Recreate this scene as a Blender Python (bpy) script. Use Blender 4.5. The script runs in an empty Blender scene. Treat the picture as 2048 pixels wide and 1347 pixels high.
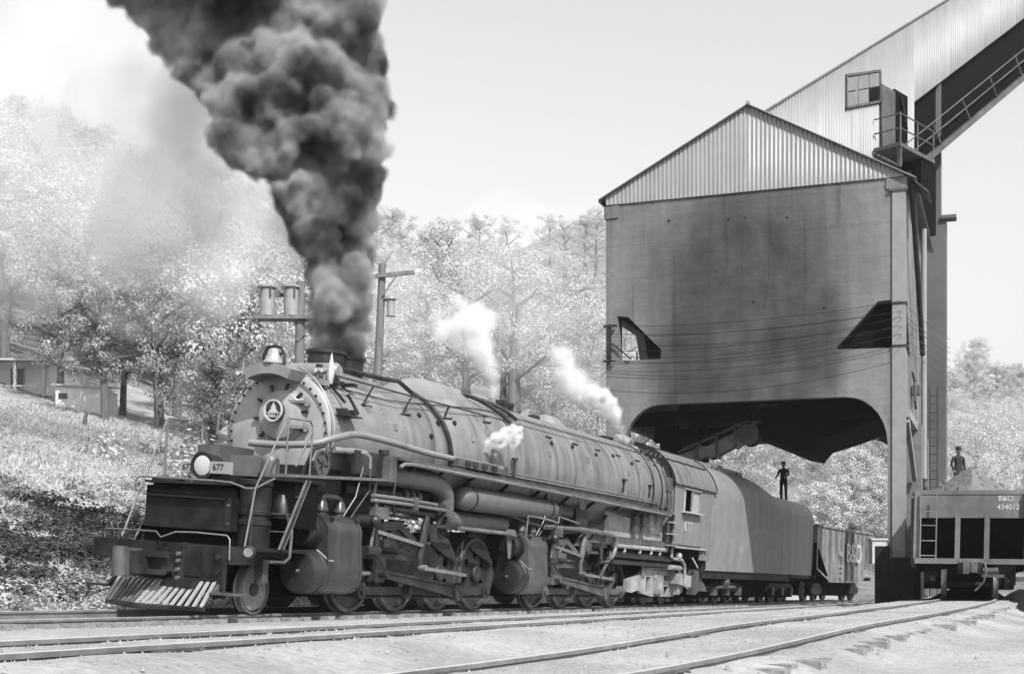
import bpy, bmesh, math, random
import numpy as np
from mathutils import Vector, Matrix
random.seed(7)
RNG = np.random.default_rng(7)
C = bpy.context.scene.collection
R = math.radians

# ------------------------------------------------------------------ camera, sky, sun, exposure
scn = bpy.context.scene
cd = bpy.data.cameras.new('camera'); cam = bpy.data.objects.new('camera', cd); C.objects.link(cam)
HC = 0.55                                   # eye height of the crouching photographer
cam.location = (0, 0, HC); cam.rotation_euler = (R(90), 0, 0)
cd.sensor_width = 36; cd.lens = 36 * 2700 / 2048; cd.shift_y = 513.5 / 2048
cd.clip_start = 0.1; cd.clip_end = 3000
scn.camera = cam
SUN = Vector((0.326, -0.61, 0.72)).normalized()
sl = bpy.data.lights.new('sun', 'SUN'); so = bpy.data.objects.new('sun', sl); C.objects.link(so)
sl.energy = 5.0; sl.angle = R(0.53); sl.color = (1, 0.995, 0.985)
so.rotation_euler = SUN.to_track_quat('Z', 'Y').to_euler(); so.location = (30, -30, 60)
wd = bpy.data.worlds.new('World'); scn.world = wd; wd.use_nodes = True
wn = wd.node_tree; bg = wn.nodes['Background']
sky = wn.nodes.new('ShaderNodeTexSky'); sky.sky_type = 'NISHITA'; sky.sun_disc = False
sky.sun_elevation = math.asin(SUN.z); sky.sun_rotation = math.atan2(SUN.x, SUN.y)
sky.air_density = 3.0; sky.dust_density = 3.0; sky.ozone_density = 1.0
bw = wn.nodes.new('ShaderNodeRGBToBW')      # black and white film: only the luminance of the sky
wn.links.new(sky.outputs[0], bw.inputs[0]); wn.links.new(bw.outputs[0], bg.inputs[0])
bg.inputs[1].default_value = 0.15
scn.view_settings.view_transform = 'Standard'; scn.view_settings.look = 'None'
scn.view_settings.exposure = 0.42; scn.view_settings.gamma = 1.0; scn.view_settings.use_curve_mapping = False
scn.render.engine = 'CYCLES'
cy = scn.cycles
cy.use_denoising = True; cy.max_bounces = 6; cy.diffuse_bounces = 3; cy.glossy_bounces = 2
cy.transmission_bounces = 3; cy.transparent_max_bounces = 8; cy.volume_bounces = 2
cy.use_adaptive_sampling = True; cy.adaptive_threshold = 0.02
cy.caustics_reflective = False; cy.caustics_refractive = False

# ------------------------------------------------------------------ materials
def nd(nt, t, **k):
    n = nt.nodes.new(t)
    for a, b in k.items(): setattr(n, a, b)
    return n
def mat(name, base, rough=0.6, var=0.25, scale=3.0, bump=0.0, bscale=None, metal=0.0, stretch=(1, 1, 1), detail=6, spec=0.5, var2=0.0, scale2=0.6, stretch2=(1, 1, 1)):
    base *= .60
    m = bpy.data.materials.new(name); m.use_nodes = True; nt = m.node_tree
    b = nt.nodes['Principled BSDF']
    b.inputs['Roughness'].default_value = rough; b.inputs['Metallic'].default_value = metal
    b.inputs['Specular IOR Level'].default_value = spec
    tc = nd(nt, 'ShaderNodeTexCoord'); mp = nd(nt, 'ShaderNodeMapping'); mp.inputs['Scale'].default_value = stretch
    nt.links.new(tc.outputs['Object'], mp.inputs[0])
    no = nd(nt, 'ShaderNodeTexNoise'); no.inputs['Scale'].default_value = scale; no.inputs['Detail'].default_value = detail
    nt.links.new(mp.outputs[0], no.inputs[0])
    mr = nd(nt, 'ShaderNodeMapRange'); mr.inputs[1].default_value = 0.3; mr.inputs[2].default_value = 0.7
    mr.inputs[3].default_value = base * (1 - var); mr.inputs[4].default_value = base * (1 + var)
    nt.links.new(no.outputs[0], mr.inputs[0]); out = mr.outputs[0]
    if var2:
        mp2 = nd(nt, 'ShaderNodeMapping'); mp2.inputs['Scale'].default_value = stretch2
        nt.links.new(tc.outputs['Object'], mp2.inputs[0])
        n2 = nd(nt, 'ShaderNodeTexNoise'); n2.inputs['Scale'].default_value = scale2; n2.inputs['Detail'].default_value = 4
        nt.links.new(mp2.outputs[0], n2.inputs[0])
        m2 = nd(nt, 'ShaderNodeMapRange'); m2.inputs[1].default_value = 0.35; m2.inputs[2].default_value = 0.65
        m2.inputs[3].default_value = 1 - var2; m2.inputs[4].default_value = 1 + var2
        nt.links.new(n2.outputs[0], m2.inputs[0])
        mu = nd(nt, 'ShaderNodeMath', operation='MULTIPLY'); nt.links.new(out, mu.inputs[0]); nt.links.new(m2.outputs[0], mu.inputs[1]); out = mu.outputs[0]
    nt.links.new(out, b.inputs['Base Color'])
    if bump:
        nb = nd(nt, 'ShaderNodeTexNoise'); nb.inputs['Scale'].default_value = bscale or scale * 4; nb.inputs['Detail'].default_value = 5
        nt.links.new(mp.outputs[0], nb.inputs[0])
        bu = nd(nt, 'ShaderNodeBump'); bu.inputs['Strength'].default_value = bump; bu.inputs['Distance'].default_value = 0.05
        nt.links.new(nb.outputs[0], bu.inputs['Height']); nt.links.new(bu.outputs[0], b.inputs['Normal'])
    m['out'] = 1
    return m
M = {}
M['iron'] = mat('black_iron', 0.026, 0.55, 0.4, 4, var2=0.4, scale2=1.5, spec=.15)
M['iron2'] = mat('grimy_iron', 0.032, 0.40, 0.5, 5, var2=0.5, scale2=1.5, bump=.15, spec=.4)
def stain(m, sc, lo, hi, dark):
    nt = m.node_tree; b = nt.nodes['Principled BSDF']; src = b.inputs['Base Color'].links[0].from_socket
    tc = nd(nt, 'ShaderNodeTexCoord'); mp = nd(nt, 'ShaderNodeMapping'); mp.inputs['Scale'].default_value = sc; nt.links.new(tc.outputs['Object'], mp.inputs[0])
    n = nd(nt, 'ShaderNodeTexNoise'); n.inputs['Scale'].default_value = 1; n.inputs['Detail'].default_value = 5; nt.links.new(mp.outputs[0], n.inputs[0])
    r = nd(nt, 'ShaderNodeMapRange'); nt.links.new(n.outputs[0], r.inputs[0]); r.inputs[1].default_value = lo; r.inputs[2].default_value = hi; r.inputs[3].default_value = 1; r.inputs[4].default_value = dark
    a = nd(nt, 'ShaderNodeMath', operation='MULTIPLY'); nt.links.new(src, a.inputs[0]); nt.links.new(r.outputs[0], a.inputs[1]); nt.links.new(a.outputs[0], b.inputs['Base Color'])
M['front'] = mat('sunlit_graphite_paint', .45, .42, .12, 3, var2=.12, scale2=1.5)  # smokebox graphite lightened; sunlight on the front is put into the colour
M['jacket'] = mat('boiler_jacket', 0.255, 0.40, 0.12, 2.6, var2=0.24, scale2=1.6, stretch2=(2.4, .35, .35), bump=.02, bscale=3)
stain(M['jacket'], (5.5, .45, .45), .56, .72, .55); stain(M['jacket'], (1.6, 1.6, 1.6), .55, .70, .75)
M['graph'] = mat('graphite_smokebox', 0.29, 0.45, 0.14, 3, var2=.15, scale2=1.2)
M['wheel'] = mat('wheel_grime', .034, .42, .5, 4, var2=.5, spec=.4)
M['tyre'] = mat('tyre_steel', .08, .4, .25, 5, var2=.3)
M['dust'] = mat('dusty_iron', 0.11, 0.45, 0.3, 5, var2=0.35, scale2=1.3)
M['cyl'] = mat('cylinder_jacket', 0.045, 0.30, 0.2, 3, var2=0.3, scale2=1.2, stretch2=(1, 1, .5))
M['steel'] = mat('worn_steel', 0.28, 0.38, 0.2, 6, metal=.3, var2=.25)
stain(M['cyl'], (4, 4, .8), .5, .7, 1.9)
M['ash'] = mat('ash_covered_plate', 0.38, 0.7, 0.18, 3, var2=.2, scale2=1.5)
M['pale'] = mat('pale_paint', 0.62, 0.6, 0.12, 4)
M['pipe'] = mat('lagged_pipe', 0.165, 0.45, 0.2, 4)
M['brass'] = mat('bell_metal', 0.62, 0.35, 0.12, 6, metal=.4)
M['tender'] = mat('tender_paint', 0.29, 0.5, 0.10, 2, var2=.10, scale2=.9, stretch2=(2.5, 1, .4))
stain(M['tender'], (3.5, 1, .18), .54, .70, .84)
M['letter'] = mat('lettering_paint', 0.62, 0.6, 0.2, 6)
M['fadeletter'] = mat('faded_lettering_paint', 0.46, 0.6, 0.2, 6)
M['hopperdark'] = mat('dark_hopper_paint', 0.17, 0.7, 0.2, 3, var2=.3, scale2=1.1, stretch2=(1.5, 1, .5))  # darker copy of the hopper paint, for the end-on car
M['hopper'] = mat('hopper_paint', 0.28, 0.7, 0.2, 3, var2=.3, scale2=1.1, stretch2=(1.5, 1, .5))
stain(M['hopper'], (3.0, 3, .3), .52, .66, .55)
M['coal'] = mat('coal', 0.05, 0.5, 0.5, 8, bump=.8, bscale=9)
M['dustcoal'] = mat('dusty_fine_coal', 0.18, 0.8, 0.25, 6, bump=.8, bscale=9)
M['dark'] = mat('soot_and_shade_black', 0.012, 0.9, 0.3, 4, spec=.03)  # soot, and the shade under the gallery put into the colour
M['railtop'] = mat('polished_rail', .8, .3, .1, 5, metal=.2)
M['rail'] = mat('rail_steel', 0.20, 0.6, 0.25, 5, var2=.2)
M['tie'] = mat('weathered_tie', 0.34, 0.9, 0.35, 5, stretch=(1, 6, 6), bump=.4)
M['wood'] = mat('pole_wood', 0.20, 0.85, 0.3, 4, stretch=(3, 3, .4), bump=.3)
M['can'] = mat('transformer_paint', 0.38, 0.5, 0.15, 3)
M['corr'] = mat('galvanised_sheet', 0.36, 0.5, 0.07, 1.2, metal=0.0, var2=.10, scale2=.7, stretch2=(1.5, 1.5, .3))
M['corrlight'] = mat('gallery_sheet', 0.29, 0.5, 0.07, 1.2, var2=.08, scale2=.7, stretch2=(1.5, 1.5, .3))
M['corrdark'] = mat('weathered_sheet', 0.36, 0.6, 0.15, 1.5)
M['winpane'] = mat('painted_over_glass', .26, .35, .12, 3)
M['house'] = mat('white_clapboard', 1.15, 0.8, 0.1, 2)
M['roofp'] = mat('roofing', 0.7, 0.8, 0.15, 2)
M['bark'] = mat('bark', 0.16, 0.9, 0.35, 3, stretch=(4, 4, .6), bump=.4)
M['cloth'] = mat('dark_work_clothes', 0.022, 0.9, 0.2, 8)
M['skin'] = mat('skin', 0.30, 0.6, 0.08, 6)
M['shaft'] = mat('weathered_shaded_concrete', 0.14, 0.85, 0.15, 1.0, var2=.2, scale2=.5, stretch2=(1, 1, .3))  # the shaft's shade is put into this dark grey, beside the weathering
M['glass'] = mat('dusty_glass', 0.05, 0.1, 0.2, 3)
M['numglass'] = mat('number_board_glass', .40, .3, .1, 4)
M['lens'] = mat('lamp_lens', 0.7, 0.15, 0.1, 3)
def concrete():
    m = mat('board_marked_concrete', 0.23, 0.85, 0.10, 2.0, var2=.22, scale2=.35, stretch2=(1, 1, .25), bump=.25, bscale=6)
    nt = m.node_tree; b = nt.nodes['Principled BSDF']; src = b.inputs['Base Color'].links[0].from_socket
    tc = nd(nt, 'ShaderNodeTexCoord'); sp = nd(nt, 'ShaderNodeSeparateXYZ'); nt.links.new(tc.outputs['Object'], sp.inputs[0])
    # soot deposited by locomotives standing under the bunker: drifting blots on the front above the arch
    def blot(cx, cz, rx, rz):
        ax = nd(nt, 'ShaderNodeMath', operation='SUBTRACT'); nt.links.new(sp.outputs[0], ax.inputs[0]); ax.inputs[1].default_value = cx
        az = nd(nt, 'ShaderNodeMath', operation='SUBTRACT'); nt.links.new(sp.outputs[2], az.inputs[0]); az.inputs[1].default_value = cz
        dx = nd(nt, 'ShaderNodeMath', operation='DIVIDE'); nt.links.new(ax.outputs[0], dx.inputs[0]); dx.inputs[1].default_value = rx
        dz = nd(nt, 'ShaderNodeMath', operation='DIVIDE'); nt.links.new(az.outputs[0], dz.inputs[0]); dz.inputs[1].default_value = rz
        c = nd(nt, 'ShaderNodeCombineXYZ'); nt.links.new(dx.outputs[0], c.inputs[0]); nt.links.new(dz.outputs[0], c.inputs[1])
        l = nd(nt, 'ShaderNodeVectorMath', operation='LENGTH'); nt.links.new(c.outputs[0], l.inputs[0])
        r = nd(nt, 'ShaderNodeMapRange', interpolation_type='SMOOTHSTEP'); nt.links.new(l.outputs[1], r.inputs[0])
        r.inputs[1].default_value = 0.28; r.inputs[2].default_value = 1.05; r.inputs[3].default_value = 1.0; r.inputs[4].default_value = 0.0
        return r.outputs[0]
    acc = None
    for q in ((3.3, 9.0, 2.5, 5.0), (6.6, 9.0, 2.4, 5.6), (4.9, 8.6, 4.0, 3.0), (7.9, 9.6, 1.4, 3.4), (5.0, 12.0, 5.0, 5.0)):
        o = blot(*q)
        if acc is None: acc = o
        else:
            a = nd(nt, 'ShaderNodeMath', operation='MAXIMUM'); nt.links.new(acc, a.inputs[0]); nt.links.new(o, a.inputs[1]); acc = a.outputs[0]
    n = nd(nt, 'ShaderNodeTexNoise'); n.inputs['Scale'].default_value = .9; n.inputs['Detail'].default_value = 6
    nt.links.new(tc.outputs['Object'], n.inputs[0])
    k = nd(nt, 'ShaderNodeMapRange'); nt.links.new(n.outputs[0], k.inputs[0]); k.inputs[1].default_value = .3; k.inputs[2].default_value = .7; k.inputs[3].default_value = .68; k.inputs[4].default_value = 1.0
    s = nd(nt, 'ShaderNodeMath', operation='MULTIPLY'); nt.links.new(acc, s.inputs[0]); nt.links.new(k.outputs[0], s.inputs[1])
    # horizontal board marks
    w = nd(nt, 'ShaderNodeTexNoise'); w.inputs['Scale'].default_value = 1.0; w.inputs['Detail'].default_value = 3
    mp = nd(nt, 'ShaderNodeMapping'); mp.inputs['Scale'].default_value = (.5, .5, 9); nt.links.new(tc.outputs['Object'], mp.inputs[0]); nt.links.new(mp.outputs[0], w.inputs[0])
    wr = nd(nt, 'ShaderNodeMapRange'); nt.links.new(w.outputs[0], wr.inputs[0]); wr.inputs[1].default_value = .35; wr.inputs[2].default_value = .65; wr.inputs[3].default_value = .93; wr.inputs[4].default_value = 1.05
    f = nd(nt, 'ShaderNodeMapRange'); nt.links.new(s.outputs[0], f.inputs[0]); f.inputs[3].default_value = 1.0; f.inputs[4].default_value = .12
    a = nd(nt, 'ShaderNodeMath', operation='MULTIPLY'); nt.links.new(src, a.inputs[0]); nt.links.new(f.outputs[0], a.inputs[1])
    c = nd(nt, 'ShaderNodeMath', operation='MULTIPLY'); nt.links.new(a.outputs[0], c.inputs[0]); nt.links.new(wr.outputs[0], c.inputs[1])
    v_ = nd(nt, 'ShaderNodeTexNoise'); v_.inputs['Scale'].default_value = 1.0; v_.inputs['Detail'].default_value = 5
    vm = nd(nt, 'ShaderNodeMapping'); vm.inputs['Scale'].default_value = (1.5, 1.5, .10); nt.links.new(tc.outputs['Object'], vm.inputs[0]); nt.links.new(vm.outputs[0], v_.inputs[0])
    vr = nd(nt, 'ShaderNodeMapRange'); nt.links.new(v_.outputs[0], vr.inputs[0]); vr.inputs[1].default_value = .36; vr.inputs[2].default_value = .64; vr.inputs[3].default_value = .80; vr.inputs[4].default_value = 1.10
    e = nd(nt, 'ShaderNodeMath', operation='MULTIPLY'); nt.links.new(c.outputs[0], e.inputs[0]); nt.links.new(vr.outputs[0], e.inputs[1])
    nt.links.new(e.outputs[0], b.inputs['Base Color'])
    return m
M['conc'] = concrete()
stain(M['conc'], (3.2, 3.2, .16), .58, .66, .70); stain(M['conc'], (.8, .8, .8), .60, .64, .85)
nt = M['conc'].node_tree; b = nt.nodes['Principled BSDF']; src = b.inputs['Base Color'].links[0].from_socket      # joints between the concrete lifts
tc = nd(nt, 'ShaderNodeTexCoord'); sp = nd(nt, 'ShaderNodeSeparateXYZ'); nt.links.new(tc.outputs['Object'], sp.inputs[0])
q = nd(nt, 'ShaderNodeMath', operation='MODULO'); nt.links.new(sp.outputs[2], q.inputs[0]); q.inputs[1].default_value = 1.22
r = nd(nt, 'ShaderNodeMapRange'); nt.links.new(q.outputs[0], r.inputs[0]); r.inputs[1].default_value = .0; r.inputs[2].default_value = .05; r.inputs[3].default_value = .80; r.inputs[4].default_value = 1.0
a = nd(nt, 'ShaderNodeMath', operation='MULTIPLY'); nt.links.new(src, a.inputs[0]); nt.links.new(r.outputs[0], a.inputs[1]); nt.links.new(a.outputs[0], b.inputs['Base Color'])
M['concclean'] = mat('clean_concrete', .36, .85, .10, 2, var2=.15, scale2=.5, stretch2=(1, 1, .3), bump=.2, bscale=6)
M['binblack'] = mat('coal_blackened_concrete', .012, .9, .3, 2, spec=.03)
M['dark2'] = mat('shaded_footing', .035, .9, .3, 2, spec=.05)  # footing concrete; the shadow on it is put into the colour
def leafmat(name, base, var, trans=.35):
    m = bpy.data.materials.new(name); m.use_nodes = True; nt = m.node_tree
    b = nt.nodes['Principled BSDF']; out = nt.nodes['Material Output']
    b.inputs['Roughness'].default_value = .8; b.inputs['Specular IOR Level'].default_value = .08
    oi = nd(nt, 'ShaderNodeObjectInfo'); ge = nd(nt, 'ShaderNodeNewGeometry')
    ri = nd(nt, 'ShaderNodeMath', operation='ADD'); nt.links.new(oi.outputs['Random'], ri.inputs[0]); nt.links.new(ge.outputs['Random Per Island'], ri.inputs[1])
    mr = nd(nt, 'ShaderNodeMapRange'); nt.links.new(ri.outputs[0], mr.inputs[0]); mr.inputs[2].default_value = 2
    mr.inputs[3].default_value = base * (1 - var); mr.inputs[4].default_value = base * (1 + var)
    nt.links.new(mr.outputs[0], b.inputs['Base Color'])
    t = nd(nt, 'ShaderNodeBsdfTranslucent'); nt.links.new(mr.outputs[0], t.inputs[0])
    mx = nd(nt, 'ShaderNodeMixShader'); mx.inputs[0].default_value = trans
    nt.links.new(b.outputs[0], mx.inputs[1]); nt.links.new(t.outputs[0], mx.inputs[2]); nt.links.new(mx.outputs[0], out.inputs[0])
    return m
M['leaf'] = leafmat('foliage', .45, .15, .2)
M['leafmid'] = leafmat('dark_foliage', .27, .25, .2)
M['brush'] = leafmat('brush_leaves', .075, .5)
M['midbrush'] = leafmat('mid_brush', .17, .3)
M['weed'] = leafmat('pale_weeds', .43, .14)
M['grass'] = leafmat('pale_grass', .47, .14)
def volmat(name, dens, col, noise=None, aniso=0.0, floor=0.0):
    m = bpy.data.materials.new(name); m.use_nodes = True; nt = m.node_tree
    nt.nodes.remove(nt.nodes['Principled BSDF']); out = nt.nodes['Material Output']
    v = nd(nt, 'ShaderNodeVolumePrincipled'); v.inputs['Color'].default_value = (col, col, col, 1)
    v.inputs['Density'].default_value = dens; v.inputs['Anisotropy'].default_value = aniso
    if noise:
        sc, lo, hi, det = noise
        tc = nd(nt, 'ShaderNodeTexCoord'); n = nd(nt, 'ShaderNodeTexNoise'); n.inputs['Scale'].default_value = sc; n.inputs['Detail'].default_value = det
        nt.links.new(tc.outputs['Object'], n.inputs[0])
        r = nd(nt, 'ShaderNodeMapRange'); nt.links.new(n.outputs[0], r.inputs[0]); r.inputs[1].default_value = lo; r.inputs[2].default_value = hi; r.inputs[3].default_value = dens * floor; r.inputs[4].default_value = dens
        nt.links.new(r.outputs[0], v.inputs['Density'])
    nt.links.new(v.outputs[0], out.inputs['Volume'])
    return m

# ------------------------------------------------------------------ mesh helpers
def link(o, parent=None, mtx=None):
    C.objects.link(o)
    if parent is not None: o.parent = parent
    if mtx is not None: o.matrix_local = mtx
    return o
def tag(o, label=None, cat=None, group=None, kind=None):
    for k, v in (('label', label), ('category', cat), ('group', group), ('kind', kind)):
        if v: o[k] = v
    return o
class MB:
    """collects shapes; flip=True means points are given as (along, towards the viewer's side, up) in a car's own frame"""
    def __init__(s, flip=True): s.v = []; s.f = []; s.flip = flip
    def add(s, vs, fs):
        n = len(s.v); s.v += [tuple(p) for p in vs]; s.f += [tuple(i + n for i in f) for f in fs]; return s
    def box(s, a, b):
        (x0, y0, z0), (x1, y1, z1) = a, b
        return s.add([(x0, y0, z0), (x1, y0, z0), (x1, y1, z0), (x0, y1, z0), (x0, y0, z1), (x1, y0, z1), (x1, y1, z1), (x0, y1, z1)],
                     [(0, 3, 2, 1), (4, 5, 6, 7), (0, 1, 5, 4), (1, 2, 6, 5), (2, 3, 7, 6), (3, 0, 4, 7)])
    def beam(s, p, q, w, h, up=(0, 0, 1)):
        p = Vector(p); q = Vector(q); d = (q - p).normalized(); u = Vector(up)
        if abs(d.dot(u)) > .98: u = Vector((0, 1, 0))
        sd = d.cross(u).normalized(); u = sd.cross(d).normalized()
        vs = []
        for e in (p, q):
            for i, j in ((-1, -1), (1, -1), (1, 1), (-1, 1)): vs.append(e + sd * (i * w / 2) + u * (j * h / 2))
        return s.add(vs, [(0, 1, 2, 3), (7, 6, 5, 4), (0, 4, 5, 1), (1, 5, 6, 2), (2, 6, 7, 3), (3, 7, 4, 0)])
    def lathe(s, p, q, prof, n=20):
        """prof: list of (t along p->q in metres, radius)"""
        p = Vector(p); q = Vector(q); d = (q - p).normalized()
        u = d.cross(Vector((0, 0, 1)))
        if u.length < .05: u = d.cross(Vector((0, 1, 0)))
        u.normalize(); w = d.cross(u); vs = []; fs = []
        for t, r in prof:
            for i in range(n):
                a = 2 * math.pi * i / n; vs.append(p + d * t + (u * math.cos(a) + w * math.sin(a)) * max(r, 1e-4))
        for k in range(len(prof) - 1):
            for i in range(n): fs.append((k * n + i, k * n + (i + 1) % n, (k + 1) * n + (i + 1) % n, (k + 1) * n + i))
        fs.append(tuple(range(n - 1, -1, -1))); k = (len(prof) - 1) * n; fs.append(tuple(k + i for i in range(n)))
        return s.add(vs, fs)
    def cyl(s, p, q, r, r1=None, n=16):
        L = (Vector(q) - Vector(p)).length; return s.lathe(p, q, [(0, r), (L, r if r1 is None else r1)], n)
    def tube(s, pts, r, n=8):
        P = [Vector(p) for p in pts]; vs = []; fs = []; up = None
        for i, p in enumerate(P):
            d = (P[min(i + 1, len(P) - 1)] - P[max(i - 1, 0)]).normalized()
            if up is None: up = d.cross(Vector((0.3, 0.2, 1))).normalized()
            up = (up - d * up.dot(d)).normalized(); w = d.cross(up)
            rr = r[i] if isinstance(r, (list, tuple)) else r
            for k in range(n):
                a = 2 * math.pi * k / n; vs.append(p + (up * math.cos(a) + w * math.sin(a)) * rr)
        for i in range(len(P) - 1):
            for k in range(n): fs.append((i * n + k, i * n + (k + 1) % n, (i + 1) * n + (k + 1) % n, (i + 1) * n + k))
        fs.append(tuple(range(n - 1, -1, -1))); k = (len(P) - 1) * n; fs.append(tuple(k + i for i in range(n)))
        return s.add(vs, fs)
    def prism(s, poly, fn, t0, t1):
        n = len(poly); vs = [fn(x, y, t0) for x, y in poly] + [fn(x, y, t1) for x, y in poly]
        fs = [tuple(range(n - 1, -1, -1)), tuple(range(n, 2 * n))] + [(i, (i + 1) % n, n + (i + 1) % n, n + i) for i in range(n)]
        return s.add(vs, fs)
    def loft(s, secs, cap=True):
        n = len(secs[0]); vs = [p for q in secs for p in q]; fs = []
        for k in range(len(secs) - 1):
            for i in range(n): fs.append((k * n + i, k * n + (i + 1) % n, (k + 1) * n + (i + 1) % n, (k + 1) * n + i))
        if cap: fs.append(tuple(range(n - 1, -1, -1))); k = (len(secs) - 1) * n; fs.append(tuple(k + i for i in range(n)))
        return s.add(vs, fs)
    def sphere(s, c, r, n=12, m=8, sc=(1, 1, 1)):
        vs = []; fs = []
        for j in range(m + 1):
            t = math.pi * j / m
            for i in range(n):
                a = 2 * math.pi * i / n
                vs.append((c[0] + r * sc[0] * math.sin(t) * math.cos(a), c[1] + r * sc[1] * math.sin(t) * math.sin(a), c[2] + r * sc[2] * math.cos(t)))
        for j in range(m):
            for i in range(n): fs.append((j * n + i, j * n + (i + 1) % n, (j + 1) * n + (i + 1) % n, (j + 1) * n + i))
        return s.add(vs, fs)
    def raw(s, me, mtx, keep=True):
        n = len(s.v)
        for v in me.vertices:
            s.v.append(tuple(mtx @ v.co))
        s.f += [tuple(i + n for i in p.vertices) for p in me.polygons]; return s
    def mesh(s, name, m, angle=35):
        me = bpy.data.meshes.new(name)
        vs = [(x, -y, z) for x, y, z in s.v] if s.flip else s.v
        me.from_pydata(vs, [], s.f)
        bm = bmesh.new(); bm.from_mesh(me); bmesh.ops.remove_doubles(bm, verts=bm.verts, dist=2e-4)
        bmesh.ops.recalc_face_normals(bm, faces=bm.faces); bm.to_mesh(me); bm.free()
        me.materials.append(m)
        me.shade_smooth(); me.set_sharp_from_angle(angle=R(angle))
        return me
    def build(s, name, m, parent=None, mtx=None, angle=35, label=None, kind=None):
        o = bpy.data.objects.new(name, s.mesh(name, M[m] if isinstance(m, str) else m, angle))
        link(o, parent, mtx)
        if label: o['label'] = label
        if kind: o['kind'] = kind
        return o
def npmesh(name, v, f, m):
    """big meshes: v (n,3), f (k,4) or (k,3)"""
    me = bpy.data.meshes.new(name); n, k = f.shape
    me.vertices.add(len(v)); me.vertices.foreach_set('co', np.ascontiguousarray(v, np.float32).ravel())
    me.loops.add(n * k); me.loops.foreach_set('vertex_index', np.ascontiguousarray(f, np.int32).ravel())
    me.polygons.add(n); me.polygons.foreach_set('loop_start', np.arange(0, n * k, k, dtype=np.int32))
    me.update(calc_edges=True); me.materials.append(m); return me
def empty(name, mtx, label, cat, group=None):
    o = bpy.data.objects.new(name, None); C.objects.link(o); o.matrix_world = mtx; o.empty_display_size = .3
    return tag(o, label, cat, group)
def copy_tree(o, parent=None):
    c = o.copy(); C.objects.link(c)
    if parent is not None: c.parent = parent
    for ch in [x for x in o.children]: copy_tree(ch, c)
    return c
def frame(O, th, phi):
    th = R(th); phi = R(phi)
    u = Vector((math.sin(th), math.cos(th), 0)); p = Vector((math.cos(th), -math.sin(th), 0)); z = Vector((0, 0, 1))
    v = p * math.cos(phi) - z * math.sin(phi); h = z * math.cos(phi) + p * math.sin(phi)
    m = Matrix.Identity(4); O = Vector(O)
    for i in range(3): m[i][0] = u[i]; m[i][1] = -v[i]; m[i][2] = h[i]; m[i][3] = O[i]
    return m
def fp(m, s, v, h): return m @ Vector((s, -v, h))
def plate(outer, holes, t):
    """flat sheet with openings: mesh in x,y with thickness t in z (0..t)"""
    cu = bpy.data.curves.new('sheet', 'CURVE'); cu.dimensions = '2D'; cu.fill_mode = 'BOTH'; cu.extrude = t / 2
    for poly in [outer] + holes:
        sp = cu.splines.new('POLY'); sp.points.add(len(poly) - 1); sp.use_cyclic_u = True
        for i, (x, y) in enumerate(poly): sp.points[i].co = (x, y, 0, 1)
    ob = bpy.data.objects.new('sheet', cu); C.objects.link(ob)
    me = bpy.data.meshes.new_from_object(ob.evaluated_get(bpy.context.evaluated_depsgraph_get()))
    bpy.data.objects.remove(ob); bpy.data.curves.remove(cu)
    for v in me.vertices: v.co.z += t / 2
    return me
def words(txt, size, m, parent, mtx, name='lettering', ext=.004, shear=0):
    cu = bpy.data.curves.new('words', 'FONT'); cu.body = txt; cu.size = size; cu.align_x = 'CENTER'; cu.align_y = 'CENTER'; cu.extrude = ext; cu.shear = shear
    cu.offset = size * .012
    ob = bpy.data.objects.new('words', cu); C.objects.link(ob)
    me = bpy.data.meshes.new_from_object(ob.evaluated_get(bpy.context.evaluated_depsgraph_get()))
    bpy.data.objects.remove(ob); bpy.data.curves.remove(cu)
    me.materials.clear(); me.materials.append(M[m])
    o = bpy.data.objects.new(name, me); return link(o, parent, mtx)
def on_side(s, v, h):      # lettering on the side facing the photographer
    m = Matrix.Identity(4); m.col[0] = (1, 0, 0, 0); m.col[1] = (0, 0, 1, 0); m.col[2] = (0, -1, 0, 0); m.col[3] = (s, -v, h, 1); return m
def on_front(s, v, h):
    m = Matrix.Identity(4); m.col[0] = (0, -1, 0, 0); m.col[1] = (0, 0, 1, 0); m.col[2] = (-1, 0, 0, 0); m.col[3] = (s, -v, h, 1); return m

# ------------------------------------------------------------------ lines of the railway
O0 = (-5.0958, 23.1969, 0.2498)
LF = frame(O0, 24.5, 3.8)                                  # locomotive
TF = frame(fp(LF, 23.9, 0, 0), 26.5, 3.0)                  # tender, further round the curve
HF = frame(fp(TF, 15.6, 0, 0), 28.0, 1.5)                  # hopper behind it
def track_pts(v, h=0):
    p = [fp(LF, s, v, h) for s in range(-26, 24, 2)] + [fp(TF, s, v, h) for s in (.6, 5, 10, 15)] + [fp(HF, s, v, h) for s in (1, 6, 12, 20, 30, 40, 60)]
    return p
def polyoff(pts, off):
    out = []
    for i, p in enumerate(pts):
        d = (pts[min(i + 1, len(pts) - 1)] - pts[max(i - 1, 0)]); d.z = 0; d.normalize()
        out.append(p + Vector((d.y, -d.x, 0)) * off)
    return out
az = R(20.3)
CR = [Vector((-3.0 + math.sin(az) * t, 7.9 + math.cos(az) * t, .2)) for t in np.arange(-6, 62, 2.5)]
BR = polyoff(CR, -1.5)
def cat(pts, n=8):
    P = [Vector(p) for p in pts]; out = []
    for i in range(len(P) - 1):
        a = P[max(i - 1, 0)]; b = P[i]; c = P[i + 1]; d = P[min(i + 2, len(P) - 1)]
        for k in range(n):
            t = k / n
            out.append(.5 * ((2 * b) + (c - a) * t + (2 * a - 5 * b + 4 * c - d) * t * t + (3 * b - a - 3 * c + d) * t ** 3))
    return out + [P[-1]]
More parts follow.
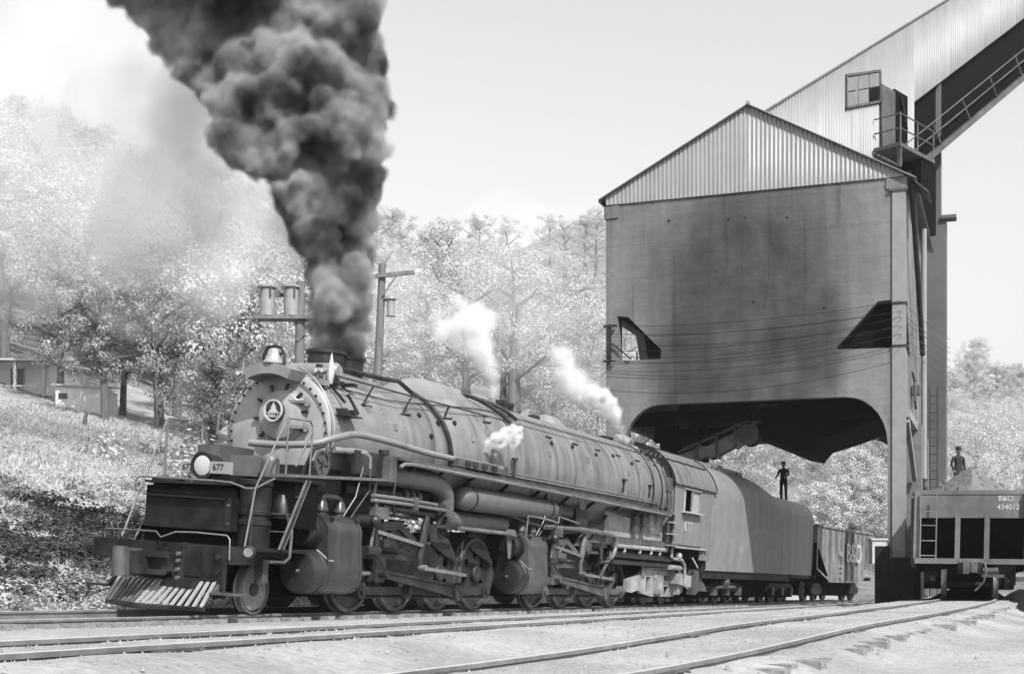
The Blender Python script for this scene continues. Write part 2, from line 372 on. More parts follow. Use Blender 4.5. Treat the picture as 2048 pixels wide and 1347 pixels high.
ER = cat([(-2.3, 3.0, -.05), (1.48, 10.64, .03), (4.1, 15.9, .18), (6.5, 20.7, .266), (10.1, 29, .35), (13.6, 38, .41), (16.9, 48, .45), (20.5, 60, .5)])
DR = polyoff(ER, -1.5)
def dense(pts, dz, st=.7):
    out = []
    for a, b in zip(pts, pts[1:]):
        n = max(1, int((b - a).length / st)) if a.y < 60 else 1
        out += [tuple(a.lerp(b, k / n) + Vector((0, 0, dz))) for k in range(n)]
    return out
TRK_P = np.array(dense(track_pts(.7), -.13) + dense(track_pts(-.7), -.13) + dense(CR, -.05) + dense(BR, -.05) + dense(ER, -.062) + dense(DR, -.062))
OX, OY = O0[0], O0[1]; PX, PY = math.cos(R(24.5)), -math.sin(R(24.5))
def bank(d): return np.interp(d, [0, 2.6, 5, 12, 30, 45, 80, 150, 300], [0, 0, .55, 2.6, 8.2, 12.6, 30, 66, 120])
def ground_z(X, Y):
    X = np.asarray(X, float); Y = np.asarray(Y, float); sh = X.shape; x = X.ravel(); y = Y.ravel()
    z = np.empty_like(x)
    for i in range(0, len(x), 6000):
        dx = x[i:i + 6000, None] - TRK_P[None, :, 0]; dy = y[i:i + 6000, None] - TRK_P[None, :, 1]
        w = 1 / (dx * dx + dy * dy + .2) ** 2.6
        z[i:i + 6000] = (w * TRK_P[None, :, 2]).sum(1) / w.sum(1)
    d = -((x - OX) * PX + (y - OY) * PY)
    # the railway bends to the right beyond the tower: keep its bed level there
    bend = np.interp(y, [44, 60, 80, 120], [0, .8, 3.5, 9]); d = d - 0 * bend
    px = 1024 + 2700 * x / np.maximum(y, 1)
    S = np.interp(px, [-300, 0, 500, 850, 1050, 1230, 1500, 2000, 2400], [1, 1, 1.12, 1.25, 1.45, 1.75, 1.0, .8, .8])
    z = z + np.where(d > 0, bank(np.maximum(d, 0)) * S, 0)
    far = np.interp(y, [90, 150, 260, 420], [0, 3, 24, 60]) * np.interp(px, [900, 1500, 1800], [0, .6, 1])
    z = z + far
    # bed falls away beyond the tie ends on the photographer's side
    ex = np.interp(y, [p.y for p in ER], [p.x for p in ER]); z = z - .215 * np.clip((x - ex - .32) / .75, 0, 1) * (y < 34)
    return z.reshape(sh)
def gz(x, y): return float(ground_z(np.array([x]), np.array([y]))[0])

# ground: one sheet, fine near the tracks and coarse towards the hills
def axis(a, b, fine, n0, n1, lo, hi):
    return np.unique(np.concatenate([np.linspace(lo, a, n0), np.arange(a, b, fine), np.linspace(b, hi, n1)]))
gx = axis(-26, 30, .45, 26, 26, -330, 380); gy = axis(1.5, 60, .45, 8, 60, -60, 520)
GX, GY = np.meshgrid(gx, gy); GZ = ground_z(GX, GY)
GZ = GZ + RNG.normal(0, .008, GZ.shape) + np.where(GY > 20, RNG.normal(0, .03, GZ.shape), 0) * (GZ > .8)
v = np.stack([GX.ravel(), GY.ravel(), GZ.ravel()], 1); nx = len(gx); ny = len(gy)
ii = (np.arange(ny - 1)[:, None] * nx + np.arange(nx - 1)[None, :]).ravel()
def groundmat():
    m = mat('dusty_yard_ground', .41, .95, .16, 9, var2=.20, scale2=.5, bump=.6, bscale=18)
    return m
M['ground'] = groundmat()
me = npmesh('ground', v, np.stack([ii, ii + 1, ii + 1 + nx, ii + nx], 1), M['ground']); me.shade_smooth()
M['hill'] = mat('leaf_litter', .22, .95, .3, .8, var2=.3, scale2=.15)
me.materials.append(M['hill']); fc = v[np.stack([ii, ii + nx + 1], 1)].mean(1); dd = -((fc[:, 0] - OX) * PX + (fc[:, 1] - OY) * PY)
me.polygons.foreach_set('material_index', ((dd > 46) | (fc[:, 1] > 88) & (fc[:, 0] / fc[:, 1] > -.1)).astype(np.int32))
g = bpy.data.objects.new('ground', me); C.objects.link(g); g['kind'] = 'structure'

RAILSEC = [(-.065, -.15), (.065, -.15), (.065, -.135), (.014, -.115), (.014, -.045), (.036, -.035), (.036, -.004), (.028, 0), (-.028, 0), (-.036, -.004), (-.036, -.035), (-.014, -.045), (-.014, -.115), (-.065, -.135)]
def sweep(mb, pts, sec):
    secs = []
    for i, p in enumerate(pts):
        d = (pts[min(i + 1, len(pts) - 1)] - pts[max(i - 1, 0)]).normalized(); sd = Vector((d.y, -d.x, 0)).normalized()
        secs.append([p + sd * a + Vector((0, 0, b)) for a, b in sec])
    mb.loft(secs)
def seg_at(pts, y):
    for a, b in zip(pts, pts[1:]):
        if (a.y - y) * (b.y - y) <= 0:
            t = (y - a.y) / (b.y - a.y) if b.y != a.y else 0
            return a.lerp(b, t), (b - a).normalized()
def track(label, rails, joints, ties=None, bolts=True):
    t = empty('railway_track', Matrix.Translation(rails[0][0]), label, 'railway track')
    inv = t.matrix_world.inverted()
    def put(mb, name, m):
        o = mb.build(name, m, t); o.matrix_parent_inverse = inv; return o
    for r in rails:
        mb = MB(False); sweep(mb, r, RAILSEC); ro = put(mb, 'rail', 'rail'); mb = MB(False); sweep(mb, r, [(-.027, -.002), (.027, -.002), (.024, .003), (-.024, .003)]); mb.build('running_surface', 'railtop', ro)
    for ri, y in joints:
        p, d = seg_at(rails[ri], y); sd = Vector((d.y, -d.x, 0))
        mb = MB(False); 
        for k in (-1, 1):
            mb.beam(p - d * .32 + sd * (.03 * k) + Vector((0, 0, -.075)), p + d * .32 + sd * (.03 * k) + Vector((0, 0, -.075)), .03, .075)
        o = put(mb, 'joint_bar', 'dust')
        for q in (-.24, -.08, .08, .24):
            b = MB(False); b.cyl(p + d * q + sd * .04 + Vector((0, 0, -.075)), p + d * q + sd * .085 + Vector((0, 0, -.075)), .024, n=6)
            b.build('bolt', 'iron2', o)
    if ties:
        a, b, tstep, y0, y1 = ties
        yy = y0
        while yy < y1:
            p, d = seg_at(rails[a], yy); q, _ = seg_at(rails[b], yy); c = (p + q) / 2; d.z = 0; d.normalize(); sd = Vector((d.y, -d.x, 0)); j = random.uniform(-.09, .09)
            hz = Vector((0, 0, -.10 - .1 + random.uniform(-.012, .012)))
            mb = MB(False); mb.beam(c - sd * (1.28 + j) + hz, c + sd * (1.28 + random.uniform(-.1, .1)) + hz, .215, .2); put(mb, 'tie', 'tie')
            yy += tstep * d.y
    return t
loco_rails = [track_pts(.7175), track_pts(-.7175)]
track('main track curving under the steam locomotive', loco_rails, [(0, 30.2)], (0, 1, .62, 14.0, 60))
track('track of two rails in front of the locomotive, nearly sunk in pale dirt', [CR, BR], [(0, 9.55), (0, 14.0), (1, 15.5)])
track('nearest track with tie ends showing, running back to the loaded hopper', [ER, DR], [(0, 10.0), (1, 9.95), (0, 15.6), (1, 15.2), (0, 21.5)], (0, 1, .55, 6.0, 30))
# stones and cinders
def stones():
    n = 30000
    k = RNG.integers(0, len(TRK_P) - 1, n); base = TRK_P[k]
    x = base[:, 0] + RNG.normal(0, 1.3, n); y = base[:, 1] + RNG.normal(0, 1.6, n)
    keep = (y > 4) & (y < 45); x = x[keep]; y = y[keep]; z = ground_z(x, y); n = len(x)
    sz = RNG.uniform(.005, .015, n) * RNG.choice([1, 1, 1, 2.0], n)
    tet = np.array([(1, 0, -.3), (-.5, .87, -.3), (-.5, -.87, -.3), (0.1, 0.1, .75)])
    a = RNG.uniform(0, 6.28, n); ca, sa = np.cos(a), np.sin(a)
    V = np.empty((n, 4, 3))
    for i, t in enumerate(tet):
        V[:, i, 0] = x + sz * (t[0] * ca - t[1] * sa); V[:, i, 1] = y + sz * (t[0] * sa + t[1] * ca); V[:, i, 2] = z + sz * t[2] + .006
    b = np.arange(n)[:, None] * 4
    F = np.concatenate([b + np.array([[0, 1, 3]]), b + np.array([[1, 2, 3]]), b + np.array([[2, 0, 3]])])
    o = bpy.data.objects.new('gravel', npmesh('gravel', V.reshape(-1, 3), F, M['dust2'])); C.objects.link(o); tag(o, 'loose cinders and stones between the rails', 'gravel', kind='stuff')
M['slat'] = mat('bare_steel_slat', .40, .5, .15, 6)
M['dust2'] = mat('cinder', .36, .9, .4, 6)
stones()

# ------------------------------------------------------------------ locomotive
loco = empty('steam_locomotive', LF, 'articulated steam locomotive with two stacks, a bell and a round emblem on its nose', 'locomotive')
def P(mb, name, m, parent=loco, **k): return mb.build(name, m, parent, **k)
def axis_h(s): return float(np.interp(s, [1.5, 4.4, 8, 20], [3.25, 3.26, 3.36, 3.38]))
def rad(s): return float(np.interp(s, [1.5, 4.4, 5.3, 8.2, 20], [1.14, 1.15, 1.23, 1.43, 1.45]))
def rings(ss, dr=0, n=56): return [[(s, (rad(s) + dr) * math.sin(2 * math.pi * i / n), axis_h(s) + (rad(s) + dr) * math.cos(2 * math.pi * i / n)) for i in range(n)] for s in ss]
def skin(s, ang, dr=0):      # point on the boiler; ang measured from the top towards the viewer's side, degrees
    a = R(ang); return (s, (rad(s) + dr) * math.sin(a), axis_h(s) + (rad(s) + dr) * math.cos(a))
boiler = P(MB().loft(rings([4.42, 5.3, 6.2, 7.2, 8.2, 10, 13, 16, 19.9])), 'boiler', 'jacket')
smokebox = P(MB().loft(rings([1.62, 2.2, 3.3, 4.41])), 'smokebox', 'graph')
for s in (4.42, 5.35, 8.1, 10.6, 13.1, 15.6, 17.9, 19.0):
    P(MB().loft(rings([s - .035, s + .035], .011)), 'boiler_band', 'jacket', boiler)
for s in (18.55, 19.35):
    P(MB().tube([skin(s, a, .03) for a in range(18, 112, 5)], .022, 6), 'pipe', 'iron2', boiler)
# front of the smokebox
fb = MB(); prof = [(0, .02), (0, .96), (.03, 1.06), (.07, 1.13), (.11, 1.15)]
fb.lathe((1.55, 0, 3.25), (2.55, 0, 3.25), [(-.0, .0001)] + prof[1:], 48)
front = P(fb, 'smokebox_front', 'front')
door = P(MB().lathe((1.55, .08, 3.55), (.5, .08, 3.55), [(0, .52), (.03, .52), (.05, .47), (.11, .43), (.16, .30), (.18, .16), (.185, .001)], 40), 'smokebox_door', 'front')
for i in range(10):
    a = 2 * math.pi * i / 10 + .2; r = .53
    P(MB().beam((1.50, .08 + r * math.sin(a) * .82, 3.55 + r * .82 * math.cos(a)), (1.50, .08 + r * math.sin(a) * 1.1, 3.55 + r * 1.1 * math.cos(a)), .045, .05, (1, 0, 0)), 'door_clamp', 'iron2', door)
for h in (3.78, 3.32): P(MB().box((1.40, .22, h - .02), (1.52, .70, h + .03)).cyl((1.44, .66, h - .07), (1.44, .66, h + .08), .04, n=10), 'hinge', 'graph', door)
b = MB()
for i in range(36):
    a = 2 * math.pi * i / 36; b.cyl((1.56, 1.02 * math.sin(a), 3.25 + 1.02 * math.cos(a)), (1.525, 1.02 * math.sin(a), 3.25 + 1.02 * math.cos(a)), .022, n=6)
P(b, 'rim_bolts', 'iron2', front, kind='stuff')
# round emblem: ring, dome of the capitol, bar and letters
em = P(MB().cyl((1.33, .10, 3.60), (1.24, .10, 3.60), .185, n=36), 'emblem', 'iron2')
P(MB().lathe((1.245, .10, 3.60), (1.21, .10, 3.60), [(0, .165), (0, .20), (.03, .20), (.03, .172), (0.0, .165)], 36), 'ring', 'pale', em)
fe = lambda x, y, t: (t, .10 + x, 3.60 + y)
P(MB().prism([(-.085, -.03), (.085, -.03), (.075, .01), (.05, .015), (.045, .06), (.03, .09), (.012, .105), (.008, .15), (-.008, .15), (-.012, .105), (-.03, .09), (-.045, .06), (-.05, .015), (-.075, .01)], fe, 1.225, 1.24), 'dome', 'pale', em)
P(MB().prism([(-.165, -.045), (.165, -.045), (.168, -.03), (-.168, -.03)], fe, 1.224, 1.24), 'bar', 'pale', em)
words('B&O', .115, 'letter', em, on_front(1.236, .10, 3.515), ext=.006)
# bell on its shelf
P(MB().loft([[(s, (1.19 if j else 1.0) * math.sin(R(a)), 3.25 + (1.19 if j else 1.0) * math.cos(R(a))) for a, j in [(x, 1) for x in range(-26, 27, 4)] + [(x, 0) for x in range(26, -27, -4)]] for s in (1.12, 1.6)]), 'bell_shelf', 'graph')
bell = P(MB().lathe((1.28, .02, 4.44), (1.28, .02, 5), [(0, .205), (.02, .205), (.05, .17), (.10, .14), (.20, .115), (.25, .10), (.275, .06), (.28, .001)], 24), 'bell', 'brass')
P(MB().tube([(1.28, -.22, 4.38), (1.28, -.20, 4.6), (1.28, -.12, 4.73), (1.28, .02, 4.76), (1.28, .16, 4.73), (1.28, .24, 4.6), (1.28, .26, 4.38)], .028, 8).cyl((1.28, -.21, 4.62), (1.28, .25, 4.62), .025), 'yoke', 'iron2', bell)
# feedwater heater across the top, stacks
P(MB().lathe((2.35, -.72, 4.45), (2.35, .74, 4.45), [(0, .001), (.0, .12), (.06, .17), (1.40, .17), (1.46, .12), (1.46, .001)], 20), 'feedwater_heater', 'graph')
for s in (3.02, 3.72):
    st = P(MB().lathe((s, 0, 4.25), (s, 0, 5), [(0, .50), (.12, .42), (.2, .355), (.62, .36), (.63, .40), (.69, .40), (.69, .33), (.4, .32), (.2, .3)], 28), 'smokestack', 'iron2')
P(MB().box((2.62, -.5, 4.3), (4.15, .5, 4.5)), 'stack_saddle', 'graph')
# classification lamps and furled flags on both shoulders
for sg, vv, s in ((1, .72, 1.72), (-1, -.92, 1.6)):
    hh = 4.27 if sg > 0 else 4.2
    for dv in ((-.03, .10) if sg > 0 else (0,)):
        l = P(MB().sphere((s, vv + dv, hh + .11), .065).cyl((s, vv + dv, hh - .06), (s, vv + dv, hh + .06), .03).cyl((s - .05, vv + dv, hh + .11), (s - .085, vv + dv, hh + .11), .05), 'classification_lamp', 'steel')
        P(MB().cyl((s - .085, vv + dv, hh + .11), (s - .095, vv + dv, hh + .11), .04), 'lens', 'lens', l)
    P(MB().box((s - .1, vv - .12, hh - .16), (s + .1, vv + .16, hh - .06)), 'lamp_bracket', 'graph')
    f = P(MB().tube([(s + .2, vv + .1 * sg, hh - .1), (s + .2, vv + .1 * sg, hh + .1), (s + .21, vv + .1 * sg, hh + .25), (s + .21, vv + .1 * sg, hh + .46)], [.05, .075, .05, .008], 8), 'signal_flag', 'letter' if sg > 0 else 'dust')
P(MB().tube([(1.42, 1.24 * math.sin(R(a)), 3.25 + 1.24 * math.cos(R(a))) for a in range(22, 112, 6)], .019, 8), 'handrail', 'steel')
P(MB().tube([(1.42, -1.24 * math.sin(R(a)), 3.25 + 1.24 * math.cos(R(a))) for a in range(22, 100, 6)], .019, 8), 'handrail', 'steel')
for (s, a) in ((1.75, 71), (1.75, 106)):
    p = skin(s, a); v0 = p[1]; h0 = p[2]
    P(MB().box((s - .02, v0 - .12, h0 - .04), (s + .5, v0 + .27, h0 - .015)).box((s + .05, v0 - .1, h0 - .02), (s + .10, v0 + .2, h0 + .10)).box((s + .34, v0 - .1, h0 - .02), (s + .38, v0 + .2, h0 + .10)), 'step', 'iron2')
P(MB().beam(skin(1.95, 38, .08), skin(2.0, 62, .12), .03, .05), 'bracket', 'iron2')
P(MB().box((2.0, .62, 4.22), (2.45, .80, 4.28)).cyl((2.05, .66, 4.2), (2.4, .66, 4.32), .04), 'bracket', 'iron2')
# long handrail with its brackets
hr = P(MB().tube([(s, 1.02 if s < 6 else 1.06, 4.30 + .02 * min(1, (s - 1.7) / 6)) for s in np.linspace(1.75, 20.9, 26)], .018, 6), 'handrail', 'iron2')
for s in (3.1, 4.6, 6.2, 7.9, 9.6, 11.3, 13.0, 14.6, 16.2, 17.8, 19.4):
    P(MB().beam((s, 1.04, 4.31), skin(s - .15, 54, -.02), .035, .035).beam(skin(s - .25, 55, .015), skin(s + .1, 55, .015), .05, .02), 'stanchion', 'iron2', hr)
P(MB().tube([skin(s, 40, .03) for s in np.linspace(2.4, 19.5, 20)], .012, 5), 'pipe', 'iron2', boiler)
# sand pipes and the dry pipe along the top
def toppipe(s0, s1, rr, down, a0=14, m='iron2'):
    pts = [skin(s, a0, rr + .05) for s in np.linspace(s0, s1, 8)] + [skin(s1 + .35 + .012 * (a - a0), a, rr + .02) for a in range(a0 + 8, down, 7)]
    P(MB().tube(pts, rr, 10), 'sand_pipe', m, boiler)
P(MB().tube([(2.1, .42, 4.52), (3.0, .44, 4.6), (4.3, .46, 4.62), (5.0, .48, 4.66)] + [skin(5.45 + .006 * (a - 24), a, .08) for a in range(24, 104, 6)], .047, 10), 'dry_pipe', 'iron2')
P(MB().tube([skin(8.0 + .024 * (a - 15), a, .09) for a in range(15, 66, 6)], .05, 10), 'sand_pipe', 'iron2', boiler)
P(MB().tube([skin(9.0 + .02 * (a - 15), a, .07) for a in range(15, 48, 6)], .045, 8), 'sand_pipe', 'iron2', boiler)
# casings on top: long sand box hump, steam dome
def hump(s0, s1, w, top, name, m='graph', lead=.25, tail=.25):
    secs = []
    for s in np.linspace(s0, s1, 16):
        t = (s - s0) / (s1 - s0); k = min(1, (t / lead) ** .5 if lead else 1, ((1 - t) / tail) ** .5 if tail else 1); k = max(k, .04)
        base = axis_h(s) + rad(s); tt = base - .25 + (top - base + .25) * k
        ww = w * (.55 + .45 * k)
        secs.append([(s, ww * math.sin(R(a)), tt - (tt - base + .45) * (1 - math.cos(R(a))) if abs(a) <= 90 else base - .6) for a in range(-90, 91, 10)])
    P(MB().loft(secs), name, m)
hump(5.0, 8.6, .62, 4.97, 'sand_box', 'graph', .45, .1)
hump(8.75, 10.4, .5, 5.0, 'steam_dome', 'graph', .35, .4)
hump(13.2, 15.2, .5, 5.02, 'sand_box', 'graph', .15, .6)
P(MB().lathe((12.0, .3, 4.75), (12.55, .3, 4.80), [(0, .001), (0, .07), (.12, .09), (.38, .09), (.5, .07), (.5, .001)], 12).box((12.05, .2, 4.6), (12.45, .4, 4.7)), 'check_valve', 'iron2')
sv = MB()
for s in (10.8, 11.15, 11.5): sv.cyl((s, 0, 4.65), (s, 0, 4.95), .06).cyl((s, 0, 4.95), (s, 0, 5.03), .085)
P(sv, 'safety_valves', 'iron2')
P(MB().lathe((17.9, .45, 4.82), (19.3, .42, 4.85), [(0, .001), (0, .10), (.1, .17), (.5, .19), (.9, .17), (1.3, .12), (1.35, .001)], 14).cyl((18.3, .72, 4.72), (18.3, .40, 4.85), .15, n=14).cyl((18.95, .74, 4.62), (18.95, .46, 4.7), .09, n=12), 'steam_turret', 'graph')
P(MB().box((17.4, -.1, 4.78), (18.0, .3, 4.88)).cyl((17.2, .1, 4.8), (17.2, .1, 5.35), .012, n=6), 'whistle_bracket', 'iron2')
tv = MB()
for k in range(7):
    s = 18.6 + .22 * k; p = skin(s, 40 + 4 * (k % 3), .05); tv.cyl(p, skin(s, 40 + 4 * (k % 3), .16), .05, n=8).sphere(skin(s + .05, 44 + 3 * (k % 2), .17), .05, 8, 6)
P(tv, 'valves', 'iron2', kind='stuff')
# small fittings on the jacket
for (s, a) in ((5.0, 55), (5.6, 62), (6.3, 60), (5.2, 76), (14.2, 62), (15.6, 58), (17.0, 62), (11.2, 62), (12.6, 60)):
    P(MB().cyl(skin(s, a, -.01), skin(s, a, .05), .05, n=10), 'washout_plug', 'iron2', boiler)
for (s) in (15.9, 18.1):
    P(MB().box((s, 1.38, 3.52), (s + .28, 1.5, 3.56)).box((s + .05, 1.36, 3.2), (s + .13, 1.475, 3.54)), 'bracket', 'iron2', boiler)
for s in (9.4, 11.8, 14.4): P(MB().tube([skin(s, a, .006) for a in range(30, 100, 5)], .008, 4), 'seam', 'jacket', boiler)
P(MB().cyl((8.62, 1.52, 3.02), (8.62, 1.52, 3.42), .035, n=8).cyl((8.62, 1.52, 3.40), (8.62, 1.52, 3.46), .07, n=10), 'vent_pipe', 'iron2')
# delivery pipe sweeping up from under the smokebox
P(MB().tube([tuple(p) for p in cat([(.85, -.1, 2.98), (.95, .5, 2.97), (1.15, 1.05, 3.02), (1.5, 1.30, 3.17), (2.1, 1.36, 3.28), (3.2, 1.37, 3.27), (4.7, 1.40, 3.20), (6.2, 1.48, 3.17), (7.9, 1.55, 3.16)], 6)], .064, 12), 'delivery_pipe', 'graph')
P(MB().box((5.7, 1.40, 3.03), (8.1, 1.60, 3.20)), 'lubricator_box', 'dust')
for s in (6.0, 6.35, 6.8, 7.3): P(MB().box((s, 1.58, 3.08), (s + .2, 1.64, 3.16)), 'lid', 'iron2')
P(MB().tube([(1.5, 1.25, 2.95), (2.0, 1.35, 2.97), (2.35, 1.38, 2.97), (2.5, 1.38, 2.9), (2.5, 1.38, 2.7)], .06, 10), 'pipe', 'graph')
# running board and the low apron ahead of it
P(MB().loft([[(3.15, 1.12, 2.99), (3.15, 1.66, 2.985), (3.15, 1.66, 2.93), (3.15, 1.12, 2.93)], [(20.1, 1.30, 2.87), (20.1, 1.68, 2.865), (20.1, 1.68, 2.80), (20.1, 1.30, 2.80)]]), 'running_board', 'dust')
P(MB().tube([(3.25, 1.62, 2.80), (3.4, 1.64, 2.87), (3.7, 1.66, 2.885), (8, 1.67, 2.86), (19.6, 1.70, 2.755)], .038, 10), 'air_pipe', 'steel')
P(MB().loft([[(-.05, 1.0, 2.40), (-.05, 1.52, 2.395), (-.05, 1.52, 2.345), (-.05, 1.0, 2.345)], [(3.25, 1.0, 2.58), (3.25, 1.55, 2.575), (3.25, 1.55, 2.52), (3.25, 1.0, 2.52)]]), 'apron', 'pipe')
P(MB().box((1.95, 1.36, 2.57), (2.95, 1.42, 3.0)), 'apron_panel', 'iron2')
P(MB().box((2.95, 1.2, 2.50), (3.22, 1.58, 2.99)), 'apron_bracket', 'dust')
P(MB().cyl((3.0, 1.4, 3.0), (3.0, 1.4, 3.09), .10, n=12), 'cap', 'iron2')
# steam pipes to the front engine
P(MB().tube([tuple(p) for p in cat([(2.9, 1.12, 2.62), (3.6, 1.25, 2.66), (4.6, 1.29, 2.66), (5.35, 1.29, 2.63), (5.72, 1.28, 2.45), (5.82, 1.26, 2.22), (5.95, 1.2, 2.02), (6.4, 1.08, 1.95), (7.3, 1.02, 1.95), (9.2, 1.0, 1.98)], 7)], .205, 18), 'steam_pipe', 'pipe')
sp_ = P(MB().cyl((2.3, .92, 2.33), (5.7, .92, 2.33), .15, n=18), 'exhaust_pipe', 'iron2')
for s in (4.45, 4.72, 4.99): P(MB().lathe((s, .92, 2.33), (s + .16, .92, 2.33), [(0, .15), (0, .21), (.05, .225), (.12, .21), (.16, .15)], 18), 'packing_ring', 'pipe', sp_)
for h, s1 in ((2.13, 5.3), (2.22, 4.8)):
    P(MB().tube([(2.5, 1.5, h + .0), (3.6, 1.52, h), (s1 + .2, 1.53, h - .03)], .036, 10), 'reach_rod', 'steel')
P(MB().box((4.0, 1.46, 2.02), (4.14, 1.58, 2.28)), 'bracket', 'dust'); P(MB().box((5.35, 1.40, 1.98), (5.5, 1.56, 2.22)), 'bracket', 'dust')
# air tanks along the side
tk = P(MB().lathe((6.35, 1.30, 2.42), (11.45, 1.30, 2.42), [(0, .001), (.02, .12), (.08, .19), (.18, .24), (.3, .255), (4.95, .255), (5.05, .2), (5.09, .1), (5.1, .001)], 24), 'air_tank', 'pipe')
for s in (6.75, 10.95): P(MB().lathe((s, 1.30, 2.42), (s + .06, 1.30, 2.42), [(0, .256), (0, .27), (.06, .27), (.06, .256)], 24).box((s, 1.26, 2.66), (s + .06, 1.34, 2.85)), 'strap', 'iron2', tk)
P(MB().lathe((11.55, 1.28, 2.45), (12.6, 1.28, 2.45), [(0, .001), (.02, .14), (.08, .19), (.9, .19), (.98, .14), (1.0, .001)], 20), 'air_tank', 'iron2')
P(MB().tube([tuple(p) for p in cat([(9.35, 1.58, 1.75), (9.35, 1.6, 2.1), (9.45, 1.6, 2.2), (10.6, 1.6, 2.17), (11.1, 1.6, 2.13), (11.18, 1.6, 2.14), (11.2, 1.6, 2.26), (11.3, 1.6, 2.27), (12.5, 1.6, 2.18)], 5)], .024, 8), 'pipe', 'steel')
P(MB().tube([(6.4, 1.35, 1.78), (8.8, 1.37, 1.76), (9.2, 1.38, 1.72)], .045, 8), 'pipe', 'steel')
# engine frames, wheels, rods: two engines
def wheel_mesh():
    rim = .74; holes = []
    for k in range(6):
        a = math.pi * (2 * k + 1) / 6; r0, r1, w = .30, .56, .13
        c, s_ = math.cos(a), math.sin(a)
        holes.append([( (r0 + (r1 - r0) * (.5 - .5 * math.cos(t))) * c - w * math.sin(t) * (.55 + .45 * (.5 - .5 * math.cos(t))) * s_, (r0 + (r1 - r0) * (.5 - .5 * math.cos(t))) * s_ + w * math.sin(t) * (.55 + .45 * (.5 - .5 * math.cos(t))) * c) for t in [2 * math.pi * i / 12 for i in range(12)]])
    out = [(rim * math.cos(2 * math.pi * i / 40), rim * math.sin(2 * math.pi * i / 40)) for i in range(40)]
    me = plate(out, holes, .09); me.materials.clear(); me.materials.append(M['wheel']); me.shade_flat(); return me
WM = wheel_mesh()
TYRE = MB().lathe((0, -.06, 0), (0, .11, 0), [(-.01, .72), (-.01, .86), (.03, .85), (.045, .82), (.155, .812), (.165, .80), (.165, .725), (.0, .72)], 44).mesh('tyre', M['tyre'])
HUB = MB().lathe((0, 0, 0), (0, .2, 0), [(-.05, .2), (.14, .2), (.17, .17), (.17, .11), (.15, .001)], 20).mesh('hub', M['wheel'])
CWM = MB().prism([(.715 * math.sin(a), .715 * math.cos(a)) for a in [R(x) for x in range(-52, 53, 8)]] + [(.36, .42), (-.36, .42)], lambda x, y, t: (x, t, y), .09, .125).mesh('counterweight', M['wheel'])
def driver(s, cs, ch, side, rear=False):
    w = bpy.data.objects.new('driving_wheel', TYRE); m = Matrix.Translation((s, -.77 * side, .815)) @ (Matrix.Identity(4) if side > 0 else Matrix.Rotation(math.pi, 4, 'Z')); link(w, loco, m)
    d = bpy.data.objects.new('wheel_centre', WM); link(d, w, Matrix.Translation((0, .03, 0)) @ Matrix.Rotation(math.pi / 2, 4, 'X'))
    h = bpy.data.objects.new('hub', HUB); link(h, w)
    c = bpy.data.objects.new('counterweight', CWM); a = math.atan2(-cs, -ch); link(c, w, Matrix.Rotation(a, 4, 'Y'))
